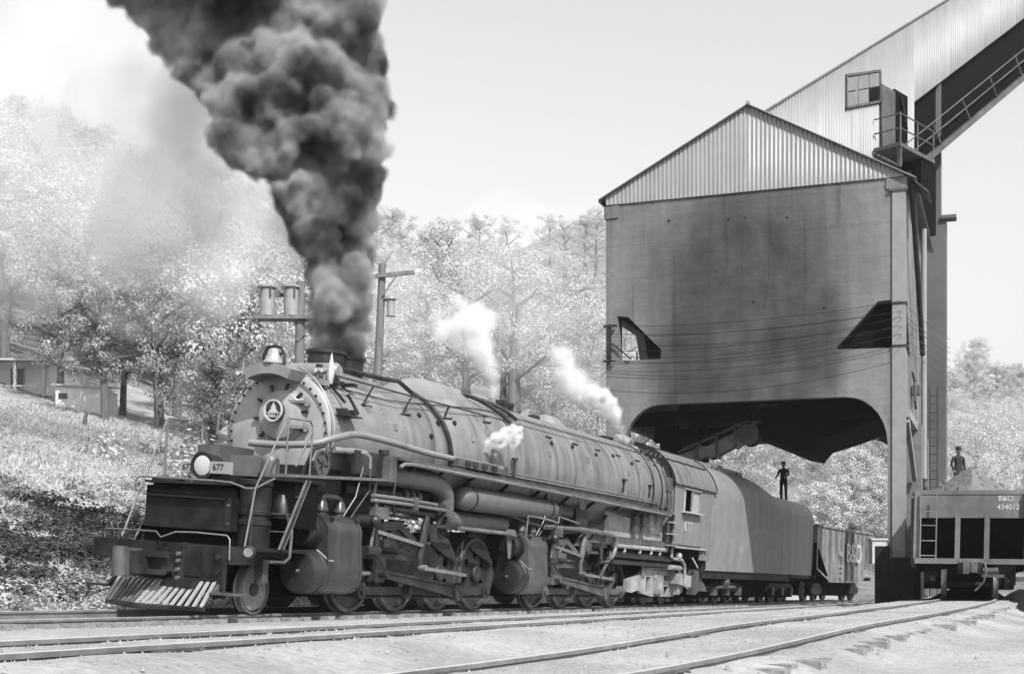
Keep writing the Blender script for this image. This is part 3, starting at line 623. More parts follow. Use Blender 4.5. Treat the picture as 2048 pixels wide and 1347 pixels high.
def engine(s0, drv, cs, ch, cylmat, rodmat, main):
    for side in (1, -1):
        F = lambda p: (p[0], p[1] * side, p[2])
        # cylinder, valve chest and the jacket that wraps both
        vj, hl, rl, hv, rv = 1.20, .77, .385, 1.47, .235
        b = MB(); prof = []
        for a in range(-90, 91, 12): prof.append((vj + rl * 1.04 * math.cos(R(a)), hl + rl * 1.04 * math.sin(R(a))))
        cyl = MB(); pts = []
        for a in range(-180, 25, 14): pts.append((vj + .40 * math.cos(R(a)), hl + .40 * math.sin(R(a))))
        pts += [(vj + .375, 1.02), (vj + .355, 1.2)]
        for a in range(-10, 186, 14): pts.append((vj + .04 + .31 * math.cos(R(a)), hv + .31 * math.sin(R(a))))
        pts += [(vj - .42, 1.2), (vj - .45, .95)]
        cyl.prism([F((0, x, y))[1:] for x, y in pts], lambda x, y, t: (t, x, y), s0 + .38, s0 + 1.52)
        cy_ = P(cyl, 'cylinder', cylmat)
        P(MB().lathe(F((s0 + .42, vj, hl)), F((s0 - .1, vj, hl)), [(0, .40), (.12, .40), (.13, .385), (.36, .385), (.40, .37), (.42, .33), (.42, .06), (.45, .05), (.47, .03), (.47, .001)], 36), 'cylinder_head', 'cylhead', cy_)
        P(MB().lathe(F((s0 + .42, vj - .03, hv)), F((s0 - .1, vj - .03, hv)), [(0, .30), (.04, .285), (.10, .285), (.10, .265), (.22, .265), (.22, .25), (.34, .245), (.38, .22), (.38, .03), (.40, .02), (.4, .001)], 30), 'valve_head', 'cylhead', cy_)
        nb_ = MB()
        for q in range(18):
            a = 2 * math.pi * q / 18; nb_.cyl(F((s0 + .06, vj + .335 * math.cos(a), hl + .335 * math.sin(a))), F((s0 + .01, vj + .335 * math.cos(a), hl + .335 * math.sin(a))), .018, n=6)
        for q in range(12):
            a = 2 * math.pi * q / 12; nb_.cyl(F((s0 + .07, vj - .03 + .215 * math.cos(a), hv + .215 * math.sin(a))), F((s0 + .03, vj - .03 + .215 * math.cos(a), hv + .215 * math.sin(a))), .014, n=6)
        P(nb_, 'nuts', 'cylhead', cy_, kind='stuff')
        for s in (s0 + .46, s0 + 1.44): P(MB().prism([F((0, x * 1.0, y))[1:] for x, y in [(vj + (px_ - vj) * 1.012, .9 + (py_ - .9) * 1.012) for px_, py_ in pts]], lambda x, y, t: (t, x, y), s - .03, s + .03), 'jacket_band', cylmat, cy_)
        P(MB().lathe(F((s0 + 1.52, vj, hl)), F((s0 + 1.75, vj, hl)), [(0, .36), (.08, .34), (.1, .12), (.3, .11), (.3, .001)], 24), 'gland', 'iron2', cy_)
        P(MB().lathe(F((s0 + 1.5, vj - .03, hv)), F((s0 + 2.0, vj - .03, hv)), [(0, .25), (.12, .24), (.14, .10), (.5, .09), (.5, .001)], 20), 'valve_gland', 'iron2', cy_)
        for s in (s0 + .62, s0 + 1.22):
            P(MB().lathe(F((s, vj + .02, 1.72)), F((s, vj + .02, 2.4)), [(0, .15), (.06, .15), (.08, .105), (.12, .105), (.13, .135), (.16, .135), (.2, .115), (.28, .10), (.34, .06), (.38, .05)], 16), 'relief_valve', cylmat, cy_)
        P(MB().tube([F(p) for p in ((s0 + .62, vj + .02, 1.98), (s0 + .64, vj + .02, 2.08), (s0 + .72, vj + .02, 2.12), (s0 + 1.12, vj + .02, 2.12), (s0 + 1.2, vj + .02, 2.08), (s0 + 1.22, vj + .02, 1.98))], .05, 10), 'bypass_pipe', 'pipe', cy_)
        P(MB().tube([F(p) for p in ((s0 + .30, vj + .18, 1.16), (s0 + .42, vj + .37, .98), (s0 + .5, vj + .41, .98))], .022, 8), 'drain_cock', 'steel', cy_)
        for s in (s0 + .58, s0 + 1.4): P(MB().cyl(F((s, vj + .26, hv + .22)), F((s, vj + .31, hv + .27)), .045, n=10), 'plug', 'iron2', cy_)
        # crosshead, guides, rods
        P(MB().beam(F((s0 + 1.75, 1.22, 1.10)), F((s0 + 4.0, 1.22, 1.10)), .16, .10).beam(F((s0 + 1.75, 1.22, 1.24)), F((s0 + 4.0, 1.22, 1.24)), .12, .06), 'guide_bar', rodmat)
        P(MB().cyl(F((s0 + 1.6, vj, hl)), F((s0 + 2.5, vj, hl)), .05), 'piston_rod', 'steel')
        P(MB().box(*[tuple(F(p)) for p in ((s0 + 2.36, 1.13, .86), (s0 + 2.86, 1.31, 1.06))]).box(*[tuple(F(p)) for p in ((s0 + 2.42, 1.14, .62), (s0 + 2.78, 1.34, .90))]).cyl(F((s0 + 2.6, 1.3, .78)), F((s0 + 2.6, 1.5, .78)), .085), 'crosshead', rodmat)
        pm = (main + cs, 1.36, .815 + ch); dx = pm[0] - (s0 + 2.6)
        mr = MB(); sec = lambda s, h, w, t: [(s, 1.36 * side + w / 2 * side, h + t), (s, 1.36 * side + w / 2 * side, h + t * .55), (s, 1.36 * side + w * .2 * side, h + t * .5), (s, 1.36 * side + w * .2 * side, h - t * .5), (s, 1.36 * side + w / 2 * side, h - t * .55), (s, 1.36 * side + w / 2 * side, h - t), (s, 1.36 * side - w / 2 * side, h - t), (s, 1.36 * side - w / 2 * side, h + t)]
        mr.loft([sec(s0 + 2.62, .78, .11, .08), sec(s0 + 2.95, .78 + ch * 0 - .04, .11, .075), sec(pm[0] - .3, pm[2] + .04, .11, .135), sec(pm[0] + .02, pm[2], .11, .15)])
        mr.cyl(F((pm[0], 1.28, pm[2])), F((pm[0], 1.46, pm[2])), .19, n=24)
        P(mr, 'main_rod', rodmat)
        sr = MB()
        for a, c in zip(drv, drv[1:]): sr.beam(F((a + cs, 1.14, .815 + ch)), F((c + cs, 1.14, .815 + ch)), .09, .15)
        for a in drv: sr.cyl(F((a + cs, 1.07, .815 + ch)), F((a + cs, 1.23, .815 + ch)), .16, n=20).cyl(F((a + cs, 1.2, .815 + ch)), F((a + cs, 1.28, .815 + ch)), .09, n=14)
        P(sr, 'side_rod', rodmat)
        # valve gear
        ec = (main + cs * .2, 1.54, .815 + ch * .05)
        P(MB().beam(F((pm[0], 1.50, pm[2])), F(ec), .05, .12, (0, 1, 0)).cyl(F((ec[0], 1.48, ec[2])), F((ec[0], 1.6, ec[2])), .075), 'eccentric_crank', rodmat)
        lk = (s0 + 3.92, 1.50, .92)
        P(MB().beam(F(lk), F((ec[0], 1.58, ec[2])), .035, .07).cyl(F((lk[0], 1.46, lk[2])), F((lk[0], 1.62, lk[2])), .06), 'eccentric_rod', 'steel')
        P(MB().tube([F(p) for p in ((s0 + 4.15, 1.45, 1.93), (s0 + 4.08, 1.45, 1.7), (s0 + 4.0, 1.45, 1.45), (s0 + 3.92, 1.46, 1.15), (s0 + 3.92, 1.48, .92))], [.06, .085, .085, .06, .05], 8), 'expansion_link', rodmat)
        P(MB().beam(F((s0 + 2.35, 1.40, 1.56)), F((s0 + 3.95, 1.50, 1.36)), .03, .07), 'radius_rod', 'steel')
        P(MB().beam(F((s0 + 2.18, 1.42, 1.82)), F((s0 + 2.05, 1.42, 1.22)), .035, .05), 'combination_lever', 'steel')
        P(MB().beam(F((s0 + 2.05, 1.42, 1.24)), F((s0 + 2.6, 1.40, .95)), .03, .05).cyl(F((s0 + 1.9, 1.40, 1.2)), F((s0 + 2.35, 1.40, 1.2)), .09, n=12), 'union_link', 'iron2')
        P(MB().beam(F((s0 + 2.2, 1.30, 1.62)), F((s0 + 3.2, 1.32, 1.72)), .10, .16).beam(F((s0 + 3.2, 1.32, 1.72)), F((s0 + 3.75, 1.40, 1.42)), .08, .13), 'lifting_arm', rodmat)
        P(MB().tube([F(p) for p in ((s0 + 2.9, 1.25, 1.32), (s0 + 3.0, 1.32, 1.62), (s0 + 3.3, 1.3, 1.75))], .06, 8), 'reach_arm', rodmat)
        P(MB().box(*[tuple(F(p)) for p in ((s0 + 4.35, 1.36, 1.45), (s0 + 5.05, 1.5, 1.52))]).box(*[tuple(F(p)) for p in ((s0 + 4.35, 1.36, 1.74), (s0 + 5.05, 1.5, 1.80))]).cyl(F((s0 + 4.35, 1.36, 1.625)), F((s0 + 4.35, 1.5, 1.625)), .18, n=16), 'link_bearing', rodmat)
        P(MB().beam(F((s0 + 4.9, 1.45, 1.78)), F((s0 + 5.0, 1.45, 2.12)), .07, .05).beam(F((s0 + 4.6, 1.45, 1.78)), F((s0 + 4.85, 1.45, 2.1)), .05, .05), 'link_bracket', rodmat)
        P(MB().box(*[tuple(F(p)) for p in ((s0 + 2.3, 1.05, 1.28), (s0 + 2.45, 1.38, 1.62))]).box(*[tuple(F(p)) for p in ((s0 + 2.55, 1.25, 1.28), (s0 + 3.05, 1.42, 1.42))]), 'guide_yoke', rodmat)
        P(MB().prism([(s0 + 3.05, 1.0), (s0 + 3.9, .55), (s0 + 5.3, .55), (s0 + 5.5, 1.2), (s0 + 5.0, 1.42), (s0 + 4.2, 1.42), (s0 + 3.3, 1.3)], lambda x, y, t: (x, t * side, y), 1.0, 1.03), 'splash_plate', 'iron2')
        for s in drv: driver(s, cs, ch, side)
    P(MB().box((s0 - .2, -.55, .55), (drv[-1] + .8, .55, 1.15)).box((s0 + .4, -.8, .7), (s0 + 1.5, .8, 1.75)), 'engine_frame', 'iron')
    b = MB()
    for s in drv: b.cyl((s, -.75, .815), (s, .75, .815), .1)
    P(b, 'axles', 'iron')
    if s0 > 5:
        for i in range(3):
            s = s0 - .28 + .09 * i
            P(MB().tube([(s, 1.28, 1.75), (s + .02, 1.3, 1.6), (s + .12 - .05 * i, 1.3, 1.2)], .022, 6), 'sander_pipe', 'steel')
M['cyldust'] = mat('dusty_cylinder_jacket', .11, .36, .2, 3, var2=.25, scale2=1.2)
M['cylhead'] = mat('cylinder_head_paint', .028, .36, .3, 4, var2=.4)
engine(.62, [2.92, 4.70, 6.48, 8.27], -.12, -.37, 'cyl', 'iron2', 6.48)
engine(9.22, [11.6, 13.45, 15.3, 17.15], -.1, -.37, 'cyldust', 'dust', 15.3)
# --- smaller fittings
for s0_, drv_ in ((.62, [2.92, 4.70, 6.48, 8.27]), (9.22, [11.6, 13.45, 15.3, 17.15])):
    for s in drv_:
        P(MB().tube([(s + .86, .80, 1.15), (s + .90, .84, .8), (s + .84, .84, .5)], [.05, .075, .05], 6), 'brake_shoe', 'iron2')
        P(MB().tube([(s - .62, .82, 1.5), (s - .78, .86, .9), (s - .72, .80, .22)], .022, 6), 'sand_pipe', 'dust')
        P(MB().box((s - .45, .72, 1.62), (s + .45, .86, 1.70)).box((s - .34, .72, 1.71), (s + .34, .86, 1.77)).box((s - .22, .72, 1.78), (s + .22, .86, 1.84)), 'leaf_spring', 'iron2')
    P(MB().tube([(s0_ + 1.6, 1.0, .32), (drv_[-1] + .4, 1.0, .30)], .03, 6), 'brake_rod', 'iron2')
    P(MB().tube([(s0_ + 1.0, 1.45, 1.78), (s0_ + 1.3, 1.5, 2.15), (s0_ + 1.5, 1.5, 2.7)], .014, 5).tube([(s0_ + 1.5, 1.3, 1.78), (s0_ + 1.9, 1.42, 2.3), (s0_ + 1.9, 1.42, 2.75)], .014, 5), 'oil_line', 'dust')
    P(MB().box((s0_ + 2.0, 1.38, 1.80), (s0_ + 2.5, 1.52, 2.02)).cyl((s0_ + 2.1, 1.45, 2.02), (s0_ + 2.1, 1.45, 2.12), .05, n=8), 'oil_box', 'dust')
    P(MB().cyl((s0_ + 1.95, 1.05, 1.75), (s0_ + 2.05, 1.5, 1.75), .12, n=12).sphere((s0_ + 2.02, 1.5, 1.75), .12, 10, 7), 'reverse_gear', 'iron2')
for k, (h, r_) in enumerate(((3.06, .020), (3.13, .014))):
    P(MB().tube([(s, (rad(s) + .03) * math.sin(math.acos(max(-1, min(1, (h - axis_h(s)) / (rad(s) + .03))))), h) for s in np.linspace(8.4, 19.2, 14)], r_, 6), 'pipe', 'graph', boiler)
for s in (4.0, 5.2, 6.6, 8.4, 10.2, 12.1, 13.9, 15.8, 17.6, 19.0):
    P(MB().beam((s, 1.60, 2.93), (s, 1.2, 2.60), .04, .07), 'running_board_bracket', 'iron2')
for s in (2.6, 3.3): P(MB().tube([(s, 1.5, 2.52), (s + .05, 1.45, 2.2), (s + .4, 1.3, 1.9)], .03, 6), 'pipe', 'dust')
P(MB().tube([(3.6, 1.1, 2.05), (5.2, 1.12, 2.0), (8.8, 1.15, 1.95)], .05, 8).tube([(2.2, 1.05, 1.92), (5.0, 1.1, 1.9)], .035, 8), 'pipe', 'iron2')
P(MB().tube([tuple(p) for p in cat([(8.9, 1.3, 2.2), (10.2, 1.35, 2.05), (12.6, 1.35, 1.95), (14.6, 1.3, 2.2), (15.2, 1.3, 2.5)], 5)], .045, 8), 'pipe', 'iron2')
P(MB().box((12.8, 1.05, 2.1), (13.6, 1.4, 2.55)).cyl((13.2, 1.2, 2.55), (13.2, 1.2, 2.75), .1), 'air_cooler', 'iron2')
rv = MB()
for s in (1.75, 1.83, 3.6, 4.3):
    for a in range(-60, 112, 5): rv.cyl(skin(s, a, -.005), skin(s, a, .012), .016, n=5)
P(rv, 'rivets', 'graph', smokebox, kind='stuff')
P(MB().box((2.6, .2, 4.22), (2.75, .9, 4.28)).beam((2.5, .85, 4.05), (2.5, 1.1, 3.7), .05, .05), 'bracket', 'iron2')
for s, a in ((3.0, 60), (3.9, 72), (6.9, 74), (7.6, 66), (9.0, 70), (10.9, 74), (13.5, 70), (16.5, 74)):
    P(MB().box(*[tuple(x) for x in (Vector(skin(s, a, -.02)) - Vector((.06, 0, .05)), Vector(skin(s, a, .04)) + Vector((.06, 0, .05)))]), 'patch', 'graph', boiler)
# --- front end: beam, pilot, platform, headlight
P(MB().loft([[(-1.36, -1.55, 1.16), (-1.15, -1.55, 1.16), (-1.15, -1.55, .86), (-1.36, -1.55, .86)], [(-1.25, 1.05, 1.14), (-1.0, 1.05, 1.14), (-1.0, 1.05, .84), (-1.25, 1.05, .84)], [(-1.12, 1.40, 1.14), (-.95, 1.40, 1.14), (-.95, 1.40, .86), (-1.12, 1.40, .86)]]), 'pilot_beam', 'iron')
P(MB().lathe((-1.26, -1.52, 1.02), (-1.26, -1.74, 1.02), [(0, .001), (0, .12), (.16, .12), (.16, .15), (.2, .15), (.2, .08), (.19, .001)], 16), 'beam_end', 'iron2')
lp = P(MB().lathe((-1.0, 1.36, 1.06), (-1.2, 1.44, 1.06), [(0, .001), (0, .10), (.10, .11), (.11, .085), (.105, .001)], 18), 'step_lamp', 'iron2')
P(MB().cyl((-1.115, 1.405, 1.06), (-1.12, 1.408, 1.06), .075, n=18), 'lens', 'steel', lp)
P(MB().box((-1.28, -1.02, .55), (-1.16, 1.02, 1.10)).box((-1.32, -.02, .62), (-1.27, .62, 1.05)), 'drop_plate', 'iron')
P(MB().loft([[(-1.27, .0, .62), (-1.27, .68, .62), (-1.27, .68, .48), (-1.27, .0, .48)], [(-1.5, .0, .50), (-1.5, .62, .50), (-1.5, .62, .44), (-1.5, .0, .44)]]), 'pilot_lip', 'cylhead')
for v in (-1.02, 1.0): P(MB().box((-1.31, v - .09, .30), (-1.22, v + .09, 1.12)), 'beam_bracket', 'iron')
pb = MB()
for v in (-1.02, 1.0):
    for h in (.95, .72): pb.cyl((-1.31, v, h), (-1.36, v, h), .045, n=6)
P(pb, 'beam_bolts', 'iron2', kind='stuff')
# coupler
cp = P(MB().loft([[(-1.2, v0, .68), (-1.2, v1, .68), (-1.2, v1, .98), (-1.2, v0, .98)] for v0, v1 in ((-.3, .15),)] + [[(-1.62, -.30, .66), (-1.62, .12, .66), (-1.62, .12, .97), (-1.62, -.30, .97)]]), 'coupler', 'iron2')
P(MB().box((-1.95, -.62, .58), (-1.60, -.30, 1.02)).cyl((-1.92, -.48, .56), (-1.92, -.48, 1.04), .13, n=12), 'knuckle', 'dust', cp)
P(MB().box((-1.93, -.26, .62), (-1.58, -.12, .98)).box((-1.75, -.30, .62), (-1.58, .18, .70)).box((-1.75, -.30, .90), (-1.58, .22, .99)), 'coupler_head', 'iron2', cp)
P(MB().box((-1.38, .14, .52), (-1.25, .36, 1.02)), 'coupler_pocket', 'iron2', cp)
cb = MB()
for h in (.58, .72, .86, .97): cb.cyl((-1.38, .26, h), (-1.43, .26, h), .035, n=6)
P(cb, 'coupler_bolts', 'steel', cp, kind='stuff')
P(MB().tube([(-1.2, -1.45, 1.17), (-1.2, -1.45, 1.28), (-1.24, -1.40, 1.31), (-1.3, -.3, 1.31), (-1.42, -.1, 1.22), (-1.36, .15, 1.32), (-1.3, .5, 1.33), (-1.28, 1.1, 1.31), (-1.28, 1.16, 1.25), (-1.28, 1.17, .92)], .014, 8), 'uncoupling_lever', 'steel')
P(MB().tube([(-1.2, -1.32, 1.17), (-1.2, -1.30, 1.34), (-1.2, -1.34, 1.42)], .03, 8), 'lever_handle', 'iron2')
# pilot: sloping bars
bot = MB(); pts = [(-1.55, -1.02, .13), (-1.70, -.7, .12), (-1.86, -.25, .11), (-1.86, .05, .11), (-1.74, .55, .12), (-1.62, 1.0, .13)]
bot.tube(pts, .045, 6); P(bot, 'pilot_foot', 'iron2')
top_ = MB(); top_.tube([(-1.28, -1.0, .58), (-1.32, 0, .56), (-1.30, .95, .58)], .03, 6); P(top_, 'pilot_top_bar', 'iron')
nsl = 17
for i in range(nsl):
    v = -.97 + 1.9 * i / (nsl - 1)
    sb = float(np.interp(v, [p[1] for p in pts], [p[0] for p in pts])) - .01; vb = v * 1.03 - .01
    P(MB().beam((-1.29, v, .57), (sb, vb, .15), .062, .028, (1, 0, 0)), 'pilot_slat', 'slat' if i > 6 or i < 2 else 'dust')
P(MB().box((-1.5, .98, .36), (-1.15, 1.42, .395)).prism([(-1.45, .395), (-1.2, .395), (-1.28, .52), (-1.33, .52)], lambda x, y, t: (x, t, y), 1.0, 1.03), 'footboard', 'dust')
P(MB().box((-1.45, -1.55, .36), (-1.15, -1.08, .395)).prism([(-1.45, .395), (-1.2, .395), (-1.28, .52), (-1.33, .52)], lambda x, y, t: (x, t, y), -1.14, -1.10), 'footboard', 'iron2')
# deck, air pumps behind a shield
P(MB().box((-1.12, -1.45, 1.08), (.6, 1.38, 1.14)), 'pilot_deck', 'iron')
P(MB().box((-.62, -1.1, 1.16), (.6, .75, 2.1)), 'pump_housing', 'dark')
for v, s in ((-.92, -.28), (1.0, -.42)):
    pu = P(MB().lathe((s, v, 1.14), (s, v, 2.3), [(0, .001), (0, .27), (.36, .27), (.37, .29), (.44, .29), (.45, .25), (.52, .25), (.54, .28), (.6, .28), (.62, .26), (1.02, .26), (1.03, .285), (1.10, .285), (1.12, .22), (1.13, .001)], 24), 'air_pump', 'iron')
P(MB().loft([[(-.74, -1.02, 1.40), (-.80, .80, 1.38), (-.80, .80, 1.90), (-.72, -1.02, 1.93)], [(-.70, -1.02, 1.40), (-.76, .80, 1.38), (-.76, .80, 1.90), (-.68, -1.02, 1.93)]]), 'pump_shield', 'iron')
P(MB().beam((-.77, -1.02, 1.935), (-.83, .72, 1.90), .09, .02), 'shield_edge', 'cylhead')
P(MB().box((-.82, .70, 1.38), (-.60, .82, 1.92)), 'shield_side', 'cylhead')
sb_ = MB()
for v in (-1.0, .77):
    for h in (1.5, 1.8): sb_.cyl((-.80, v, h), (-.85, v, h), .025, n=6)
P(sb_, 'shield_bolts', 'dust', kind='stuff')
P(MB().tube([(-.75, -1.22, 1.96), (-.75, -1.22, 2.20), (-.72, -1.15, 2.23), (-.95, .55, 2.19), (-.98, .9, 2.17), (-.85, 1.12, 2.09), (-.80, 1.25, 2.10), (-.3, 1.28, 2.3)], .017, 8), 'front_rail', 'steel')
P(MB().tube([(-.84, 1.24, 1.15), (-.84, 1.24, 2.08)], .02, 8), 'front_rail_post', 'iron2')
P(MB().box((-.68, -1.1, 2.14), (.55, 1.0, 2.18)), 'front_platform', 'iron')
# headlight with number boards
hl = P(MB().lathe((-.15, -.02, 2.46), (-1.2, .0, 2.46), [(0, .001), (.0, .14), (.06, .2), (.32, .215), (.33, .235), (.42, .235), (.42, .20), (.40, .20), (.40, .001)], 30), 'headlight', 'cylhead')
P(MB().lathe((-.52, -.015, 2.46), (-1, .0, 2.46), [(0, .198), (.02, .198), (.045, .12), (.055, .001)], 30), 'lens', 'pale', hl)
P(MB().box((-.55, -.2, 2.18), (-.2, .2, 2.24)).box((-.45, -.12, 2.2), (-.3, .12, 2.3)), 'lamp_base', 'iron2', hl)
for sg in (1, -1):
    nb = P(MB().box((-.58, .33 * sg - .17, 2.33), (-.40, .33 * sg + .17, 2.53)) if sg > 0 else MB().box((-.45, -.55, 2.33), (-.28, -.25, 2.53)), 'number_board', 'numglass')
    words('677', .15, 'iron2', nb, on_front(-.584 if sg > 0 else -.454, .33 * sg if sg > 0 else -.4, 2.43), ext=.002)
# loops over the steps on both sides
P(MB().tube([(-1.0, 1.25, 1.15), (-.82, 1.27, 2.1), (-.02, 1.24, 3.28), (.04, 1.24, 3.34), (.72, 1.24, 3.36), (.8, 1.24, 3.28), (.78, 1.24, 2.34)], .017, 8), 'step_rail', 'steel')
P(MB().cyl((.06, 1.24, 3.3), (.06, 1.24, 2.34), .018), 'step_rail_post', 'steel')
P(MB().tube([(.78, 1.26, 3.2), (.3, 1.27, 2.55)], .02, 6), 'step_rail_brace', 'dust')
P(MB().tube([(-.95, -1.3, 1.2), (0, -1.28, 3.2), (.08, -1.28, 3.3), (1.0, -1.28, 3.36), (1.08, -1.28, 3.26), (1.35, -1.28, 2.6)], .02, 8).cyl((.05, -1.28, 3.26), (.05, -1.28, 2.2), .024).cyl((1.04, -1.28, 3.3), (1.04, -1.28, 2.5), .02), 'step_rail', 'steel')
# slanting steps on the viewer's side and their twin
for v0, v1 in ((.98, 1.5), (-1.5, -.98)):
    st = MB()
    for v in (v0, v1): st.beam((-.34, v, 1.13), (.36, v, 2.32), .03, .11)
    lad = P(st, 'steps', 'iron2')
    for v in (v0, v1): P(MB().beam((-.40, v, 1.13), (.30, v, 2.32), .035, .02).beam((-.28, v, 1.13), (.42, v, 2.32), .035, .02), 'stringer_edge', 'steel', lad)
    for k in range(1, 4):
        t = k / 4; ss = -.34 + .7 * t; h = 1.13 + 1.19 * t
        P(MB().box((ss - .11, v0, h - .012), (ss + .11, v1, h + .012)), 'tread', 'dust', lad)
P(MB().tube([(-.15, 1.45, 1.7), (-.05, 1.5, 1.45), (-.08, 1.5, 1.0), (-.2, 1.48, .92), (-.55, 1.42, .92)], .028, 8), 'steam_hose', 'dust')
P(MB().box((.05, .95, 1.5), (.75, 1.45, 2.3)), 'cylinder_saddle', 'dark')
P(MB().box((-.05, .85, 2.28), (.9, 1.5, 2.34)), 'side_platform', 'iron')
P(MB().box((.5, -.95, 2.55), (1.35, -.35, 2.9)), 'tool_box', 'dust')
P(MB().box((.9, -1.0, 2.2), (2.2, 1.0, 2.62)).box((1.2, -.8, 1.2), (4.2, .8, 2.5)), 'saddle_casting', 'iron2')
P(MB().box((.35, -.12, 2.36), (.8, .35, 2.72)).cyl((.45, .65, 2.18), (.45, .65, 2.62), .16, n=16).sphere((.45, .65, 2.62), .16, 14, 8), 'feed_pump', 'pipe')
hw = P(MB().lathe((1.0, 1.32, 2.66), (1.0, 1.4, 2.66), [(0, .20), (0, .235), (.035, .235), (.035, .20), (0, .20)], 24), 'hand_wheel', 'dust')
for k in range(5):
    a = 2 * math.pi * k / 5; P(MB().beam((1.0, 1.335, 2.66), (1.0 + .21 * math.cos(a), 1.335, 2.66 + .21 * math.sin(a)), .03, .025, (0, 1, 0)), 'spoke', 'dust', hw)
P(MB().cyl((1.0, 1.1, 2.66), (1.0, 1.36, 2.66), .05).tube([(.9, 1.0, 2.4), (1.0, 1.15, 2.9), (1.25, 1.2, 3.0)], .04, 8), 'valve_stem', 'iron2', hw)
# bell-mouthed pipe and clutter beside the steps
P(MB().lathe((.1, 1.18, 1.65), (.1, 1.18, 2.1), [(0, .19), (.05, .19), (.3, .13), (.4, .08), (.4, .001)], 16), 'air_strainer', 'iron2')
# lead truck
for side in (1, -1):
    w = P(MB().lathe((0, .66 * side, .43), (0, .9 * side, .43), [(-.03, .001), (-.03, .45), (.01, .44), (.02, .425), (.12, .415), (.125, .37), (.09, .34), (.06, .2), (.08, .13), (.13, .11), (.14, .001)], 36), 'pilot_wheel', 'cylhead')
    P(MB().lathe((0, .665 * side, .43), (0, .9 * side, .43), [(.0, .445), (.02, .428), (.118, .4195), (.122, .40), (.10, .40)], 36), 'tyre', 'steel', w)
P(MB().cyl((0, -.7, .43), (0, .7, .43), .08).box((-.5, -.5, .5), (1.2, .5, .95)), 'pilot_truck', 'iron')
P(MB().prism([(-1.0, .86), (-.55, .86), (-.3, .98), (.35, .98), (.6, .8), (.6, 1.12), (-1.0, 1.12)], lambda x, y, t: (x, t, y), .9, 1.1), 'wheel_guard', 'iron')
P(MB().box((-.28, .95, .55), (-.12, 1.12, .95)), 'truck_hanger', 'dust')
# --- firebox, ash pan, cab
P(MB().loft([[(15.2, 1.26, 2.86), (15.2, .2, 2.86), (15.2, .2, 1.98), (15.2, 1.28, 1.98)], [(20.1, 1.30, 2.82), (20.1, .2, 2.82), (20.1, .2, 1.98), (20.1, 1.30, 1.98)]]), 'firebox', 'ash')
P(MB().loft([[(15.2, -1.26, 2.86), (15.2, -.2, 2.86), (15.2, -.2, 1.98), (15.2, -1.28, 1.98)], [(20.1, -1.30, 2.82), (20.1, -.2, 2.82), (20.1, -.2, 1.98), (20.1, -1.30, 1.98)]]), 'firebox', 'ash')
P(MB().loft([[(15.2, 1.305, 2.86), (15.2, 1.285, 2.86), (15.2, 1.285, 2.62), (15.2, 1.30, 2.64)], [(19.4, 1.335, 2.80), (19.4, 1.31, 2.80), (19.4, 1.315, 2.44), (19.4, 1.33, 2.44)]]), 'firebox_lagging', 'dust')
for k, (s, h0) in enumerate(((17.2, 2.16), (17.85, 2.2), (18.5, 2.28))):
    P(MB().box((s, 1.30, h0), (s + .38, 1.44, h0 + .42)).cyl((s + .19, 1.38, h0 + .42), (s + .19, 1.38, h0 + .5), .06, n=10), 'steam_trap', 'ash' if k == 2 else 'dust')
P(MB().loft([[(15.5, .8, 1.96), (15.5, 1.42, 1.96), (15.5, 1.44, 1.74), (15.5, .8, 1.74)], [(20.3, .8, 1.96), (20.3, 1.46, 1.96), (20.3, 1.48, 1.74), (20.3, .8, 1.74)]]), 'mud_ring', 'dust')
P(MB().cyl((15.6, 1.42, 1.72), (20.1, 1.46, 1.72), .06, n=10), 'pipe', 'ash')
for s in (16.4, 17.7, 18.7, 19.5): P(MB().tube([(s, 1.44, 1.7), (s + .02, 1.46, 1.6), (s - .08, 1.46, 1.55)], .035, 8), 'drain_cock', 'ash')
P(MB().tube([(15.6, 1.3, 1.5), (20.8, 1.34, 1.46)], .10, 10).tube([(15.8, 1.3, 1.28), (20.9, 1.34, 1.26)], .06, 8), 'injector_pipe', 'iron2')
P(MB().tube([tuple(p) for p in cat([(10.8, 1.42, 2.0), (12.3, 1.5, 2.04), (14.0, 1.55, 2.02), (15.0, 1.57, 1.98), (15.28, 1.58, 1.9), (15.32, 1.58, 1.65), (15.15, 1.57, 1.42), (14.9, 1.55, 1.35)], 6)], .062, 10), 'steam_pipe', 'pipe')
P(MB().prism([(12.9, 1.62), (13.5, 1.98), (14.9, 2.0), (15.3, 1.64)], lambda x, y, t: (x, t, y), 1.30, 1.36).box((13.9, 1.34, 1.75), (14.8, 1.48, 1.95)), 'link_support', 'dust')
P(MB().tube([(14.25, 1.58, 1.62), (14.3, 1.58, 1.25), (14.9, 1.58, 1.28), (14.95, 1.58, 1.55)], .03, 6).beam((14.85, 1.56, 1.28), (14.35, 1.56, .85), .04, .09), 'brake_hanger', 'dust')
P(MB().box((17.8, -.85, .25), (23.2, .85, 1.0)).box((.6, -.7, .3), (17.6, .7, .62)), 'lower_frame', 'dark')
P(MB().box((8.8, -.55, .55), (23.0, .55, 1.2)).box((15.2, -1.15, 1.2), (20.6, 1.15, 2.0)), 'rear_frame', 'iron')
